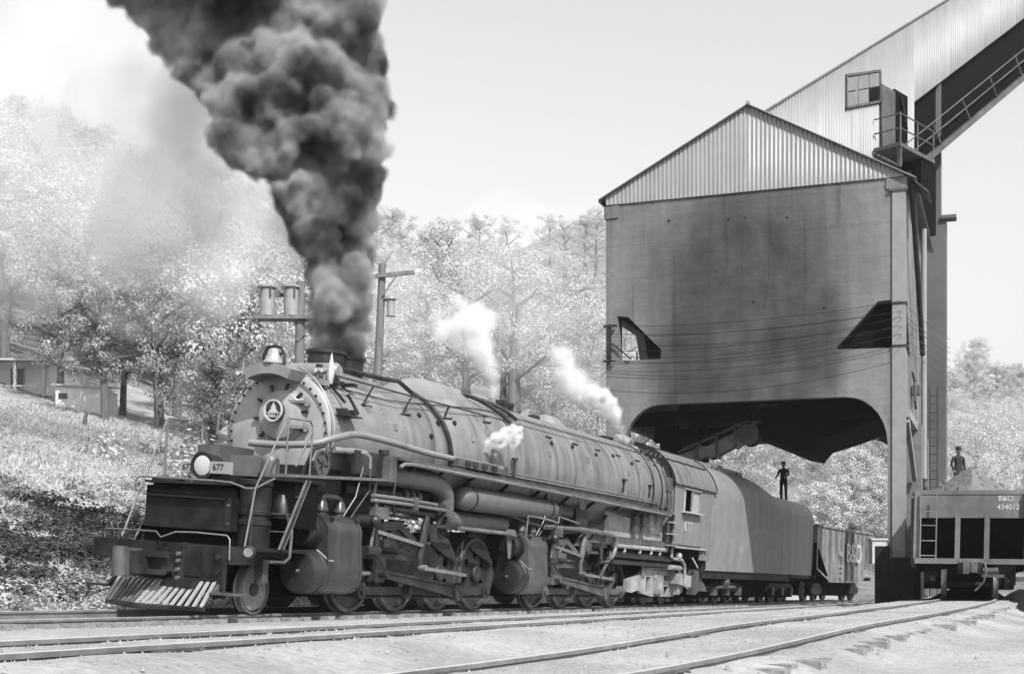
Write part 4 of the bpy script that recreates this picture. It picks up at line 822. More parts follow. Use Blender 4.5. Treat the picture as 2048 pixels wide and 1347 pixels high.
# trailing truck
tf = plate([(17.55, .45), (18.0, .42), (18.6, .50), (18.9, .40), (19.9, .30), (21.9, .30), (22.9, .42), (23.0, .62), (22.5, .72), (22.2, 1.0), (21.9, 1.10), (19.0, 1.12), (18.6, .95), (17.6, .80)],
           [[(19.25, .45), (19.65, .45), (19.65, .9), (19.25, .9)], [(21.0, .36), (21.4, .36), (21.5, .62), (20.95, .62)], [(20.95, .8), (21.4, .8), (21.4, .95), (20.95, .95)]], .12)
mbt = MB(); mbt.raw(tf, Matrix(((1, 0, 0, 0), (0, 0, 1, 1.05), (0, 1, 0, 0), (0, 0, 0, 1)))); fr = P(mbt, 'trailing_truck', 'ash')
for s in (20.25, 22.0):
    P(MB().lathe((s, .66, .47), (s, .9, .47), [(-.03, .001), (-.03, .49), (.01, .48), (.02, .465), (.12, .455), (.12, .2), (.1, .001)], 32), 'trailing_wheel', 'iron2', fr)
    bx = P(MB().box((s - .26, 1.12, .38), (s + .26, 1.30, .86)).lathe((s, 1.28, .56), (s, 1.5, .56), [(0, .2), (.05, .2), (.07, .14), (.07, .001)], 16), 'axle_box', 'ash', fr)
    P(MB().box((s - .36, 1.1, .86), (s + .3, 1.2, .96)), 'equaliser', 'ash', fr)
P(MB().beam((18.55, 1.25, 1.35), (18.95, 1.2, .85), .05, .05).beam((18.75, 1.22, .9), (18.55, 1.28, 1.42), .06, .06), 'equaliser_hanger', 'ash')
P(MB().tube([(19.0, 1.2, 1.16), (22.1, 1.22, 1.16), (22.4, 1.22, 1.05), (22.7, 1.22, .7), (23.3, 1.22, .55)], .03, 8), 'pipe', 'ash')
# cab
cab = MB()
def cabsec(s, w=1.56, eave=3.72, roof=4.98, n=16):
    pts = [(s, w, 1.92), (s, w, eave)]
    for i in range(1, n):
        a = R(8 + 164 * i / n); pts.append((s, w * 1.0 * math.cos(a) / math.cos(R(8)), eave - .18 + (roof - eave + .18) * math.sin(a)))
    return pts + [(s, -w, eave), (s, -w, 1.92)]
side = plate([(20.35, 1.92), (24.35, 1.92), (24.35, 3.80), (20.35, 3.80)], [[(21.15, 2.98), (22.9, 2.98), (22.9, 3.66), (21.15, 3.66)]], .03)
for v in (1.53, -1.56):
    mbx = MB(); mbx.raw(side, Matrix(((1, 0, 0, 0), (0, 0, 1, v), (0, 1, 0, 0), (0, 0, 0, 1)))); cs_ = P(mbx, 'cab_side', 'tender')
    if v > 0: cab_side = cs_
roof = MB(); A = [(a, ) for a in range(8, 173, 6)]
def roofpt(s, a, d=0): return (s, (1.60 + d) * math.cos(R(a)), 3.55 + (1.42 + d) * math.sin(R(a)))
roof.loft([[roofpt(s, a) for a in range(8, 173, 6)] + [roofpt(s, a, -.04) for a in range(172, 7, -6)] for s in (20.2, 24.75)])
rf = P(roof, 'cab_roof', 'jacket')
P(MB().tube([roofpt(20.2, a, .005) for a in range(8, 173, 6)], .028, 6), 'roof_edge', 'iron', rf); P(MB().tube([roofpt(24.75, a, .005) for a in range(8, 173, 6)], .03, 6), 'roof_edge', 'iron', rf)
P(MB().beam(roofpt(20.35, 42, .01), roofpt(24.5, 42, .01), .05, .03), 'roof_seam', 'iron', rf); P(MB().beam(roofpt(20.6, 66, .01), roofpt(22.6, 66, .01), .05, .03), 'roof_seam', 'iron', rf)
P(MB().prism([(1.5, 1.95), (1.5, 3.7), (1.2, 4.4), (.6, 4.85), (0, 4.95), (-.6, 4.85), (-1.2, 4.4), (-1.5, 3.7), (-1.5, 1.95)], lambda x, y, t: (t, x, y), 20.36, 20.40), 'cab_front', 'tender')
P(MB().box((20.38, -1.5, 1.9), (24.2, 1.5, 1.97)).box((21.0, -1.3, 1.97), (24.0, .9, 2.6)), 'cab_floor', 'dark')
wf = MB()
for a, b in (((21.1, 3.68), (22.95, 3.68)), ((21.1, 2.95), (22.95, 2.95))): wf.box((a[0], 1.545, a[1] - .03), (b[0], 1.60, b[1] + .03))
for s in (21.12, 22.03, 22.93): wf.box((s - .03, 1.545, 2.95), (s + .03, 1.59, 3.68))
w1 = P(wf, 'cab_window', 'tender', cab_side)
P(MB().box((22.06, 1.535, 2.99), (22.9, 1.545, 3.65)), 'pane', 'fadeletter', w1)
P(MB().box((21.2, 1.5, 2.98), (21.4, 1.56, 3.66)), 'sash', 'letter', w1)
P(MB().box((21.05, 1.56, 2.93), (23.0, 1.72, 2.97)), 'arm_rest', 'letter', cab_side)
P(MB().box((23.35, 1.50, 1.50), (24.42, 1.57, 3.78)).box((23.5, 1.57, 1.6), (23.58, 1.60, 3.6)).box((24.2, 1.57, 1.6), (24.28, 1.60, 3.7)), 'cab_curtain', 'tender')
P(MB().box((20.3, 1.38, 1.82), (23.9, 1.66, 1.88)), 'cab_sill', 'ash')
P(MB().box((20.4, 1.50, 1.885), (23.3, 1.585, 1.93)), 'cab_bead', 'iron2')
P(MB().beam((20.3, 1.5, 3.79), (24.7, 1.5, 3.79), .28, .05), 'rain_gutter', 'jacket')
words('6 7 7', .40, 'letter', cab_side, on_side(21.85, 1.566, 2.50), ext=.006)
ld = MB()
for s in (19.95, 20.30): ld.box((s - .02, 1.50, 1.75), (s + .02, 1.56, 2.85))
lad = P(ld, 'cab_ladder', 'dust')
for h in (1.86, 2.2, 2.55, 2.82): P(MB().box((19.9, 1.48, h), (20.38, 1.68, h + .035)), 'rung', 'ash', lad)
P(MB().box((19.75, 1.33, 3.0), (20.3, 1.48, 3.4)).box((19.7, 1.36, 3.5), (20.2, 1.5, 3.9)), 'valve_box', 'dust')
P(MB().tube([(19.9, 1.5, 2.82), (19.75, 1.53, 3.6), (19.7, 1.3, 4.2)], .03, 6), 'pipe', 'dust')
P(MB().tube([(20.5, 1.5, 1.82), (20.5, 1.5, 1.55), (20.65, 1.5, 1.48), (21.6, 1.5, 1.46), (21.9, 1.5, 1.3), (22.0, 1.5, .95)], .05, 8).sphere((21.2, 1.5, 1.58), .12, 10, 8).cyl((20.6, 1.45, 1.22), (21.6, 1.45, 1.2), .08, n=10), 'injector', 'ash')
P(MB().prism([(21.4, .72), (21.4, 1.05), (22.9, .98), (22.9, .62), (22.5, .62)], lambda x, y, t: (x, t, y), 1.15, 1.45), 'cab_step_box', 'ash')
P(MB().beam((22.7, 1.5, 1.55), (23.35, 1.5, 1.25), .03, .05), 'cab_brace', 'letter')

# ------------------------------------------------------------------ tender
tender = empty('locomotive_tender', TF, 'grey rounded-top coal tender coupled behind the cab, half in shade', 'tender')
T = lambda mb, name, m, parent=tender, **k: mb.build(name, m, parent, **k)
def tsec(s, top, rr, hb=1.16, w=1.57):
    """vertical side to the shoulder, then an arc in to the top"""
    sh = top - rr; pts = [(s, w, hb), (s, w, sh)]
    for i in range(1, 13):
        a = R(90 * i / 12); pts.append((s, w - (1 - math.cos(a)) * rr * .95, sh + rr * math.sin(a)))
    return pts + [(x, -y, z) for x, y, z in reversed(pts)]
secs = [tsec(.15, 4.74, 1.25), tsec(2, 4.75, 1.25), tsec(5.1, 4.78, 1.25), tsec(6.6, 4.74, 1.2), tsec(7.6, 4.62, 1.1), tsec(8.5, 4.42, .95), tsec(9.3, 4.27, .85), tsec(10, 4.22, .8), tsec(14.2, 4.2, .8)]
body = T(MB().loft(secs), 'tank', 'tender')
T(MB().loft([tsec(s, 4.76, 1.255, 1.2, 1.576) for s in (.12, .2)]), 'tank_band', 'iron2', body)
T(MB().box((.35, -.75, 4.6), (6.4, .75, 4.84)), 'coal_bunker', 'tender', body)
cl = MB(); 
for i in range(60):
    s = random.uniform(.6, 6.2); v = random.uniform(-.7, .7); r = random.uniform(.08, .2); cl.sphere((s, v, 4.82 - abs(v) * .1), r, 6, 4, (1, random.uniform(.7, 1.2), random.uniform(.6, 1)))
T(cl, 'coal', 'coal', kind='stuff')
T(MB().box((.1, -1.5, .9), (10.9, 1.5, 1.155)).box((11.2, -1.5, 1.02), (14.2, 1.5, 1.155)).box((.2, -.4, .5), (14.2, .4, .95)), 'underframe', 'iron')
for s0, n in ((2.4, 3), (9.6, 3)):
    tr = T(MB().prism([(s0 - .7, .45), (s0 - .7, .62), (s0, .78), (s0 + 2.8, .78), (s0 + 3.5, .62), (s0 + 3.5, .45), (s0 + 2.6, .42), (s0 + 1.4, .55), (s0 + .2, .42)], lambda x, y, t: (x, t, y), 1.0, 1.12), 'tender_truck', 'iron')
    for k in range(n):
        s = s0 + 1.4 * k
        for sd in (1, -1): T(MB().lathe((s, .66 * sd, .44), (s, .9 * sd, .44), [(-.03, .001), (-.03, .47), (.01, .46), (.02, .45), (.12, .44), (.12, .3), (.07, .28), (.09, .1), (.1, .001)], 28), 'tender_wheel', 'iron2', tr)
        T(MB().box((s - .16, 1.08, .32), (s + .16, 1.26, .62)), 'axle_box', 'dust' if s0 < 5 else 'iron2', tr)
T(MB().box((1.6, -.85, .22), (14.0, .85, .92)), 'brake_gear', 'dark')
T(MB().sphere((3.0, 1.35, .78), .2, 12, 8).tube([(2.3, 1.3, .6), (2.9, 1.35, .62), (4.2, 1.35, .62)], .05, 8), 'steam_connection', 'dust')
T(MB().prism([(-.55, .35), (-.2, .35), (.2, .5), (.9, .45), (.9, .55), (.2, .95), (-.1, 1.15), (-.5, 1.15)], lambda x, y, t: (x, t, y), 1.2, 1.4), 'gangway_step', 'dust')
words('BALTIMORE  AND  OHIO', .36, 'fadeletter', body, on_side(7.4, 1.572, 2.62), ext=.003)
words('677', .3, 'fadeletter', body, on_side(4.1, 1.572, 1.95), ext=.003)
for s in (4.6, 9.5): T(MB().box((s - .01, 1.568, 1.17), (s + .01, 1.576, 3.3)), 'seam', 'tender', body)
T(MB().tube([(14.1, 1.52, 1.3), (14.1, 1.62, 1.4), (14.1, 1.62, 3.2), (14.1, 1.52, 3.3)], .018, 6), 'grab_iron', 'iron2', body)

# ------------------------------------------------------------------ hopper cars
def hopper_body(t, L, W, zt, zb, m, put):
    """side sheets with slanting ends, slope sheets, posts, top chord; open coal hopper"""
    me = plate([(0, zt), (0, zb + .55), (1.9, zb + .1), (2.0, zb), (L - 2.0, zb), (L - 1.9, zb + .1), (L, zb + .55), (L, zt)],
               [[(.14, zb + .62), (.14, zb + 1.55), (1.85, zb + .30), (1.72, zb + .22)], [(L - .14, zb + .62), (L - .14, zb + 1.55), (L - 1.85, zb + .30), (L - 1.72, zb + .22)]], .02)
    sides = []
    for v in (W / 2 - .02, -W / 2):
        mb = MB(); mb.raw(me, Matrix(((1, 0, 0, 0), (0, 0, 1, v), (0, 1, 0, 0), (0, 0, 0, 1)))); sides.append(put(mb, 'side_sheet', m))
        sg = 1 if v > 0 else -1
        for k in range(9):
            s = 1.05 + (L - 2.1) * k / 8
            mb = MB(); mb.prism([(s - .05, zt - .1), (s + .05, zt - .1), (s + .05, zb + .1 + (0 if 1.9 < s < L - 1.9 else .75)), (s - .05, zb + .1 + (0 if 1.9 < s < L - 1.9 else .75))], lambda x, y, q: (x, q, y), v + .02 * sg + (.02 if sg > 0 else 0) - .02 * (sg > 0), v + .11 * sg)
            put(mb, 'side_post', m, sides[-1])
        put(MB().box((0, v - .05 if sg > 0 else v - .06, zt - .02), (L, v + .08 if sg > 0 else v + .05, zt + .08)), 'top_chord', m, sides[-1])
    for e in (0, 1):
        f = (lambda s: s) if e == 0 else (lambda s: L - s)
        put(MB().box((min(f(0), f(.03)), -W / 2 + .02, zt - .72), (max(f(0), f(.03)), W / 2 - .02, zt)), 'end_sheet', m)
        put(MB().loft([[(f(.02), v, zt - .70), (f(.05), v, zt - .66), (f(3.0), v, zb + .05), (f(2.97), v, zb)] for v in (-W / 2 + .03, W / 2 - .03)]), 'slope_sheet', 'dark')
        put(MB().box((min(f(-.02), f(.05)), -W / 2, zt - .06), (max(f(-.02), f(.05)), W / 2, zt + .06)), 'end_chord', m)
    return sides
def car_trucks(put, pos, m='iron2'):
    for s0 in pos:
        tr = put(MB().prism([(s0 - .95, .5), (s0 - .8, .62), (s0 - .35, .80), (s0 + .35, .80), (s0 + .8, .62), (s0 + .95, .5), (s0 + .7, .36), (s0 + .3, .32), (s0 - .3, .32), (s0 - .7, .36)], lambda x, y, t: (x, t, y), .95, 1.08)
                .prism([(s0 - .95, .5), (s0 - .8, .62), (s0 - .35, .80), (s0 + .35, .80), (s0 + .8, .62), (s0 + .95, .5), (s0 + .7, .36), (s0 + .3, .32), (s0 - .3, .32), (s0 - .7, .36)], lambda x, y, t: (x, t, y), -1.08, -.95)
                .box((s0 - .15, -1.0, .45), (s0 + .15, 1.0, .75)), 'truck', m)
        for ds in (-.84, .84):
            for sd in (1, -1): put(MB().lathe((s0 + ds, .66 * sd, .42), (s0 + ds, .9 * sd, .42), [(-.03, .001), (-.03, .445), (.01, .435), (.02, .425), (.12, .415), (.12, .33), (.05, .30), (.07, .1), (.12, .09), (.12, .001)], 28), 'wheel', 'dust', tr)
            put(MB().cyl((s0 + ds, -.7, .42), (s0 + ds, .7, .42), .07), 'axle', m, tr)
hop = empty('coal_hopper_car', HF, 'small grey hopper car with large white letters, coupled behind the tender', 'hopper car')
HP = lambda mb, name, m, parent=hop, **k: mb.build(name, m, parent, **k)
sides = hopper_body(hop, 10.0, 3.0, 3.28, .86, 'hopper', HP)
car_trucks(HP, (1.6, 8.3), 'iron')
HP(MB().box((-.2, -.3, .75), (10.2, .3, 1.0)).box((-.1, -1.45, .98), (.05, 1.45, 1.15)).box((9.95, -1.45, .98), (10.1, 1.45, 1.15)), 'centre_sill', 'iron')
HP(MB().box((.8, -.85, .25), (9.4, .85, .9)), 'brake_gear', 'dark')
HP(MB().box((-.9, -.15, .75), (-.2, .15, 1.0)), 'coupler', 'iron2')
cm = on_side(6.05, 1.615, 2.2); o = words('B&O', 1.25, 'letter', sides[0], cm @ Matrix.Diagonal((1.15, 1, 1, 1)), ext=.004)
for i, t_ in enumerate(('CAPY 110000', 'LT WT 40500', 'BLT 8-41')): words(t_, .15, 'fadeletter', sides[0], on_side(3.6, 1.615, 1.6 - .22 * i), ext=.003)
words('B&O', .3, 'fadeletter', sides[0], on_side(3.75, 1.615, 2.15), ext=.003)
HP(MB().loft([[(.6, v, 3.2 - .1 * abs(v)) for v in (-1.4, -.7, 0, .7, 1.4)] + [(.6, 1.4, 2.4), (.6, -1.4, 2.4)], [(9.4, v, 3.2 - .1 * abs(v)) for v in (-1.4, -.7, 0, .7, 1.4)] + [(9.4, 1.4, 2.4), (9.4, -1.4, 2.4)]]), 'coal', 'coal')

HC2 = frame((12.88, 38.0, .41), 18.0, 1.2)
hop2 = empty('coal_hopper_car', HC2, 'hopper car standing end-on with heaped coal and a ladder on its end', 'hopper car')
H2 = lambda mb, name, m, parent=hop2, **k: mb.build(name, m, parent, **k)
sides2 = hopper_body(hop2, 10.2, 3.10, 3.0, .86, 'hopperdark', H2)
car_trucks(H2, (1.75, 8.5), 'iron')
H2(MB().box((-.35, -.33, .72), (10.4, .33, 1.02)), 'centre_sill', 'iron'); H2(MB().box((1.0, -1.25, .42), (2.4, 1.25, .98)).box((3.2, -1.3, .3), (7.0, 1.3, .9)), 'hopper_doors', 'dark')
H2(MB().box((-.30, -1.5, .98), (-.05, 1.5, 1.13)), 'end_sill', 'hopperdark')
for v in (-1.47, -.36, .42, 1.47): H2(MB().box((-.16, v - .07, 1.13), (-.03, v + .07, 3.0 if abs(v) > 1 else 2.36)), 'end_post', 'hopperdark')
ld = MB()
for v in (-1.36, -.93): ld.box((-.26, v - .02, 1.05), (-.22, v + .02, 2.98))
lad = H2(ld, 'ladder', 'hopperdark')
for h in (1.2, 1.62, 2.05, 2.45, 2.85): H2(MB().cyl((-.24, -1.38, h), (-.24, -.91, h), .016, n=6), 'rung', 'steel', lad)
H2(MB().box((-.62, -.16, .76), (-.35, .16, 1.0)).box((-.72, -.2, .70), (-.5, -.04, 1.04)).box((-.66, .02, .74), (-.5, .18, 1.0)), 'coupler', 'dust')
H2(MB().tube([(-.4, .38, 1.0), (-.48, .42, .8), (-.5, .36, .5), (-.5, .2, .3), (-.52, .12, .24)], .028, 8), 'air_hose', 'dust')
H2(MB().cyl((.3, .25, .8), (.3, .75, .8), .1).box((-.2, .3, .62), (-.1, .9, .70)), 'brake_rigging', 'dust')
words('B&O', .2, 'letter', hop2, on_front(-.008, 1.02 - .12, 2.82), ext=.004); words('434012', .2, 'letter', hop2, on_front(-.008, 1.02 - .05, 2.58), ext=.004)
# heaped load
n = 26; V = []; F = []
for i in range(n + 1):
    for j in range(15):
        s = .1 + 10 * i / n; v = -1.5 + 3.0 * j / 14
        z = 3.02 + (max(0, .92 - abs(v) * .64 - max(0, 2.2 - s) * .42 - max(0, s - 7.6) * .38) + random.uniform(-.015, .015) if 0 < i < n else -.3)
        V.append((s, v, z))
for i in range(n):
    for j in range(14): a = i * 15 + j; F.append((a, a + 1, a + 16, a + 15))
H2(MB().add(V, F), 'coal_heap', 'dustcoal')
cl = MB()
for i in range(90):
    s = random.uniform(.3, 6); v = random.uniform(-1.4, 1.4); z = 3.02 + max(0, .92 - abs(v) * .64 - max(0, 2.2 - s) * .42); r = random.uniform(.03, .09); cl.sphere((s, v, z), r, 5, 3, (1, 1, .8))
H2(cl, 'coal_lumps', 'dustcoal', kind='stuff')

M['dark_mounds'] = mat('black_mound', .022, .9, .4, 6, bump=.6, bscale=12, spec=.1)
def dark_mounds():  # two black mounds: strip right of the nearest track, filler under the hopper
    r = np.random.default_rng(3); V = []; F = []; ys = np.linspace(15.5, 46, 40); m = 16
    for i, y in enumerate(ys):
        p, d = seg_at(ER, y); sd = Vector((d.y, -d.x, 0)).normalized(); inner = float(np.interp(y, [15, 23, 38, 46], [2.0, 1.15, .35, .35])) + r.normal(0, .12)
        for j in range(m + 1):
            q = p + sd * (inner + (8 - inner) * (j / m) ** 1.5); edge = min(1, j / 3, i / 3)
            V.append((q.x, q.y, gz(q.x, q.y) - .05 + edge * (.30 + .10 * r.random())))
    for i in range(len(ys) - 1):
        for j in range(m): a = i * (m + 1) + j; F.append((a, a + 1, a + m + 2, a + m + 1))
    o = MB(False).add(V, F).build('black_mound', 'dark_mounds'); tag(o, 'black raised strip over the ground right of the nearest track', 'coal', kind='stuff')
    V = []; F = []; n = 18  # mound added under the hopper so the gap between its wheels looks black
    for i in range(n + 1):
        for j in range(9):
            s = 1.2 + 8.6 * i / n; v = -1.6 + 3.2 * j / 8; p = fp(HC2, s, v, 0); e = min(i, n - i, 2 * j, 2 * (8 - j)) / 5
            V.append((p.x, p.y, HC2.translation.z - .28 + .62 * min(1, e) * r.uniform(.75, 1.1)))
    for i in range(n):
        for j in range(8): a = i * 9 + j; F.append((a, a + 1, a + 10, a + 9))
    o = MB(False).add(V, F).build('black_mound', 'dark_mounds'); tag(o, 'black mound added to darken the gap under the loaded hopper', 'coal', kind='stuff')
dark_mounds()
# ------------------------------------------------------------------ coaling tower (own frame: a along the front, b into depth, z up)
def rframe(x, y, ux, uy, k=.945, z=.03):
    m = Matrix.Identity(4); n = math.hypot(ux, uy) / k; ux /= n; uy /= n
    m.col[0] = (ux, uy, 0, 0); m.col[1] = (-uy, ux, 0, 0); m.col[2] = (0, 0, k, 0); m.col[3] = (x, y, z, 1); return m
TW = rframe(3.3075, 47.533, .9367, -.3502)
tower = empty('coaling_tower', TW, 'big sooty concrete coaling tower with corrugated gable, arched over the tracks', 'coaling tower')
W_ = lambda mb, name, m, parent=tower, **k: mb.build(name, m, parent, **k)
def arc(cx, cy, rx, ry, a0, a1, n=7): return [(cx + rx * math.cos(R(a0 + (a1 - a0) * i / n)), cy + ry * math.sin(R(a0 + (a1 - a0) * i / n))) for i in range(n + 1)]
FRONT = [(0, -.4), (.70, -.4), (.70, 5.9)] + arc(2.05, 5.9, 1.35, 1.6, 180, 90) + arc(8.7, 5.75, 1.45, 1.70, 90, 0) + [(10.15, -.4), (10.7, -.4), (10.7, 14.93), (0, 15.0)]
HL = [(.44, 10.86), (.86, 10.80), (2.1, 9.52), (2.1, 9.18), (.52, 9.20)]; HRr = [(8.44, 9.12), (8.44, 9.22), (9.82, 10.70), (10.30, 10.72), (10.30, 9.06)]
XZ = lambda b: Matrix(((1, 0, 0, 0), (0, 0, 1, b), (0, 1, 0, 0), (0, 0, 0, 1)))
YZ = lambda a: Matrix(((0, 0, 1, a), (1, 0, 0, 0), (0, 1, 0, 0), (0, 0, 0, 1)))
m_ = MB(False); m_.raw(plate(FRONT, [HL, HRr], .35), XZ(0)); W_(m_, 'wall', 'conc')
BACK = [(0, -.4), (.9, -.4), (.9, 5.6)] + arc(2.2, 5.6, 1.3, 1.5, 180, 90) + arc(8.5, 5.6, 1.3, 1.5, 90, 0) + [(9.8, -.4), (10.7, -.4), (10.7, 14.93), (0, 15.0)]
m_ = MB(False); m_.raw(plate(BACK, [[(.5, 11.0), (2.2, 11.0), (3.2, 9.2), (.5, 9.2)], HRr], .35), XZ(10.45)); W_(m_, 'wall', 'conc')
SIDE = [(.351, 7.0), (.351, 14.95), (10.449, 14.95), (10.449, 7.0)]
m_ = MB(False); m_.raw(plate(SIDE, [[(.95, 9.12), (.95, 10.95), (2.9, 9.12)], [(9.8, 9.12), (9.8, 10.95), (7.9, 9.12)]], .35), YZ(10.34)); W_(m_, 'wall', 'conc')
m_ = MB(False); m_.raw(plate([(.351, 7.0), (.351, 15.0), (10.449, 15.0), (10.449, 7.0)], [[(.95, 9.12), (.95, 10.9), (4.2, 10.9), (5.4, 9.12)]], .35), YZ(0.01)); W_(m_, 'wall', 'conc')
for a0, a1, b0, b1 in ((.003, .697, .352, .95), (10.153, 10.697, .352, .95), (.003, .897, 9.6, 10.448), (9.803, 10.9, 9.6, 10.448), (10.2, 10.95, 5.0, 5.8)):
    W_(MB(False).box((a0, b0, -.4), (a1, b1, 6.99)), 'leg', 'conc')
W_(MB(False).box((10.31, -.07, -.4), (10.75, .30, 14.45)), 'pilaster', 'concclean'); W_(MB(False).box((10.2, -.12, 14.45), (10.82, .32, 14.55)), 'pilaster_cap', 'shaft')
W_(MB(False).box((-.06, -.05, 14.5), (.5, .2, 14.95)), 'corbel', 'conc'); W_(MB(False).box((10.1, -.05, 14.55), (10.8, .2, 14.91)), 'corbel', 'conc')
W_(MB(False).beam((10.72, .9, 6.9), (10.72, 9.6, 6.9), .2, .3), 'tie_beam', 'concclean')
W_(MB(False).beam((10.72, 1.0, 6.7), (10.72, 4.8, 4.9), .15, .25), 'brace', 'concclean')
W_(MB(False).box((9.75, -.35, -.3), (10.2, 1.2, 2.2)).box((9.8, -.9, -.3), (11.1, -.36, 1.1)).box((10.2, -.3, -.3), (11.15, 1.2, 1.8)), 'footing', 'dark2')
# bin floor: wedge that shows through the corner openings, and the spouts below
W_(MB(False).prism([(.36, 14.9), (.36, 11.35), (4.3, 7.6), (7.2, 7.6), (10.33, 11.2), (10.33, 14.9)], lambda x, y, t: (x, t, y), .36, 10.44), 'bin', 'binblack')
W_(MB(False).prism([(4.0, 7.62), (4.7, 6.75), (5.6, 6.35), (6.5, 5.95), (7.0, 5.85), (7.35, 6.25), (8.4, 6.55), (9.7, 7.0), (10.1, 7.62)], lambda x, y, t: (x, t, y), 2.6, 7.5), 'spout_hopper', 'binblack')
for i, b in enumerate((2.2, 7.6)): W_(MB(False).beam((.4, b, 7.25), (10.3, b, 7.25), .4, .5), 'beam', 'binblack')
W_(MB(False).box((8.3, .55, 8.8), (10.3, .7, 11.3)).box((9.9, .7, 8.8), (10.3, 3.2, 11.3)), 'sun_baffle', 'binblack')  # partition added behind the opening to keep a sun streak off the tender
# loading chute down to the tender
ch = MB(False)
for (a0, z0, w0), (a1, z1, w1) in (((2.3, 5.62, .5), (3.4, 5.95, .5)), ((3.4, 5.85, .56), (4.3, 6.3, .56)), ((4.3, 6.2, .6), (5.0, 6.75, .6))):
    ch.beam((a0, 2.3, z0), (a1, 2.3, z1), .62, w0 * .85)
cho = W_(ch, 'loading_chute', 'dust'); W_(MB(False).cyl((4.95, 1.93, 6.5), (4.95, 1.97, 6.5), .40, n=24).cyl((4.95, 2.63, 6.5), (4.95, 2.67, 6.5), .40, n=24), 'pulley', 'iron2', cho)
for a, z in ((3.0, 5.8), (3.75, 6.1), (4.45, 6.5)): W_(MB(False).box((a - .05, 1.90, z - .42), (a + .05, 2.70, z + .42)), 'chute_flange', 'iron2', cho)
W_(MB(False).beam((1.6, 2.6, 7.3), (2.2, 2.6, 5.9), .18, .22).box((1.5, 2.2, 5.9), (2.2, 3.0, 6.7)).beam((2.6, 2.9, 7.3), (3.0, 2.6, 6.4), .08, .08), 'chute_hoist', 'binblack', cho)
W_(MB(False).beam((2.3, 1.83, 5.92), (5.0, 1.83, 7.0), .05, .08).beam((5.0, 2.3, 7.0), (6.2, 2.3, 8.0), .6, .5), 'chute_rail', 'iron2', cho)
for a, z in ((2.75, 5.2), (1.6, 6.0), (1.15, 6.6)): W_(MB(False).beam((a, 4.5, z), (a, 4.5, 7.4), .28 if a > 2 else .1, .28 if a > 2 else .1), 'hanger', 'binblack')
W_(MB(False).box((.9, 4.2, 5.9), (2.6, 4.8, 6.25)).box((.75, 4.2, 6.6), (1.7, 4.6, 7.4)), 'gate_gear', 'binblack')
# corrugated sheeting as real folds
def corrugated(mb, x0, x1, zb, zt, y, pitch=.156, amp=.012):
    n = int((x1 - x0) / pitch * 6); vs = []; fs = []
    for i in range(n + 1):
        x = x0 + (x1 - x0) * i / n; yy = y - amp * math.sin(2 * math.pi * x / pitch)
        vs += [(x, yy, zb(x)), (x, yy, zt(x)), (x, y + .06, zt(x)), (x, y + .06, zb(x))]
    for i in range(n):
        a = i * 4; fs += [(a, a + 4, a + 5, a + 1), (a + 1, a + 5, a + 6, a + 2), (a + 2, a + 6, a + 7, a + 3), (a + 3, a + 7, a + 4, a)]
    fs += [(0, 1, 2, 3), (n * 4 + 3, n * 4 + 2, n * 4 + 1, n * 4)]
    return mb.add(vs, fs)
roofz = lambda a: 18.0 - (5.32 - a) * .515 if a < 5.32 else 18.0 - (a - 5.32) * .562
for k in range(11):                         # one sheet after another, lapped
    x0 = 10.72 * k / 11 - (.03 if k else 0); x1 = 10.72 * (k + 1) / 11; y = -.06 - .006 * (k % 2)
    W_(corrugated(MB(False), x0 + .02, x1, lambda x: 15.0 - .0065 * x, lambda x: roofz(x) + .02, y), 'corrugated_sheet', 'corr', angle=80)
W_(corrugated(MB(False), .02, 10.7, lambda x: 14.9, lambda x: roofz(x), 10.7), 'back_gable', 'corr', angle=80)
def slope(a0, a1, name):
    mb = MB(False); vs = []
    for b in (-.22, 11.0):
        for a in (a0, a1):
            for d in (0, .03): vs.append((a, b, roofz(a) + .04 + d))
    mb.add(vs, [(0, 2, 3, 1), (4, 5, 7, 6), (0, 1, 5, 4), (2, 6, 7, 3), (1, 3, 7, 5), (0, 4, 6, 2)])
    W_(mb, name, 'corrdark')
slope(-.22, 5.32, 'roof'); slope(5.32, 11.1, 'roof')
W_(MB(False).tube([(5.32, -.24, roofz(5.32) + .1), (5.32, 11.0, roofz(5.32) + .1)], .07, 6), 'ridge_cap', 'corrdark')
W_(MB(False).box((-.25, -.15, roofz(-.2) - .05), (-.17, 11, roofz(-.2) + .07)), 'gutter', 'dust')
W_(MB(False).add([(10.9, -.1, 14.85), (11.5, .1, 14.35), (11.5, 1.6, 14.35), (10.9, 1.4, 14.9), (10.9, -.1, 14.88), (11.5, .1, 14.38), (11.5, 1.6, 14.38), (10.9, 1.4, 14.93)], [(0, 1, 2, 3), (7, 6, 5, 4), (0, 4, 5, 1), (1, 5, 6, 2), (2, 6, 7, 3), (3, 7, 4, 0)]), 'loose_sheet', 'dust')
W_(MB(False).tube([(10.95, .2, 14.8), (10.98, .6, 13.8), (11.0, 3.0, 11.5), (11.0, 5.0, 9.6)], .10, 8), 'downpipe', 'iron2')
W_(MB(False).cyl((10.98, 6.0, 5.0), (10.98, 6.0, 14.6), .11, n=10), 'downpipe', 'corr')
ldt = MB(False)
for a in (11.0, 11.3): ldt.box((a - .02, 9.35, .5), (a + .02, 9.4, 9.0))
lad = W_(ldt, 'ladder', 'iron2')
for i in range(24): W_(MB(False).box((11.0, 9.36, .8 + .34 * i), (11.3, 9.39, .83 + .34 * i)), 'rung', 'iron2', lad)
W_(MB(False).tube([(10.8, 2.6, 8.6), (10.85, 3.0, 8.3), (10.85, 3.0, 7.6), (10.85, 3.6, 7.4)], .05, 6).box((10.72, 3.2, 7.9), (11.0, 3.9, 8.2)), 'conduit', 'dust')
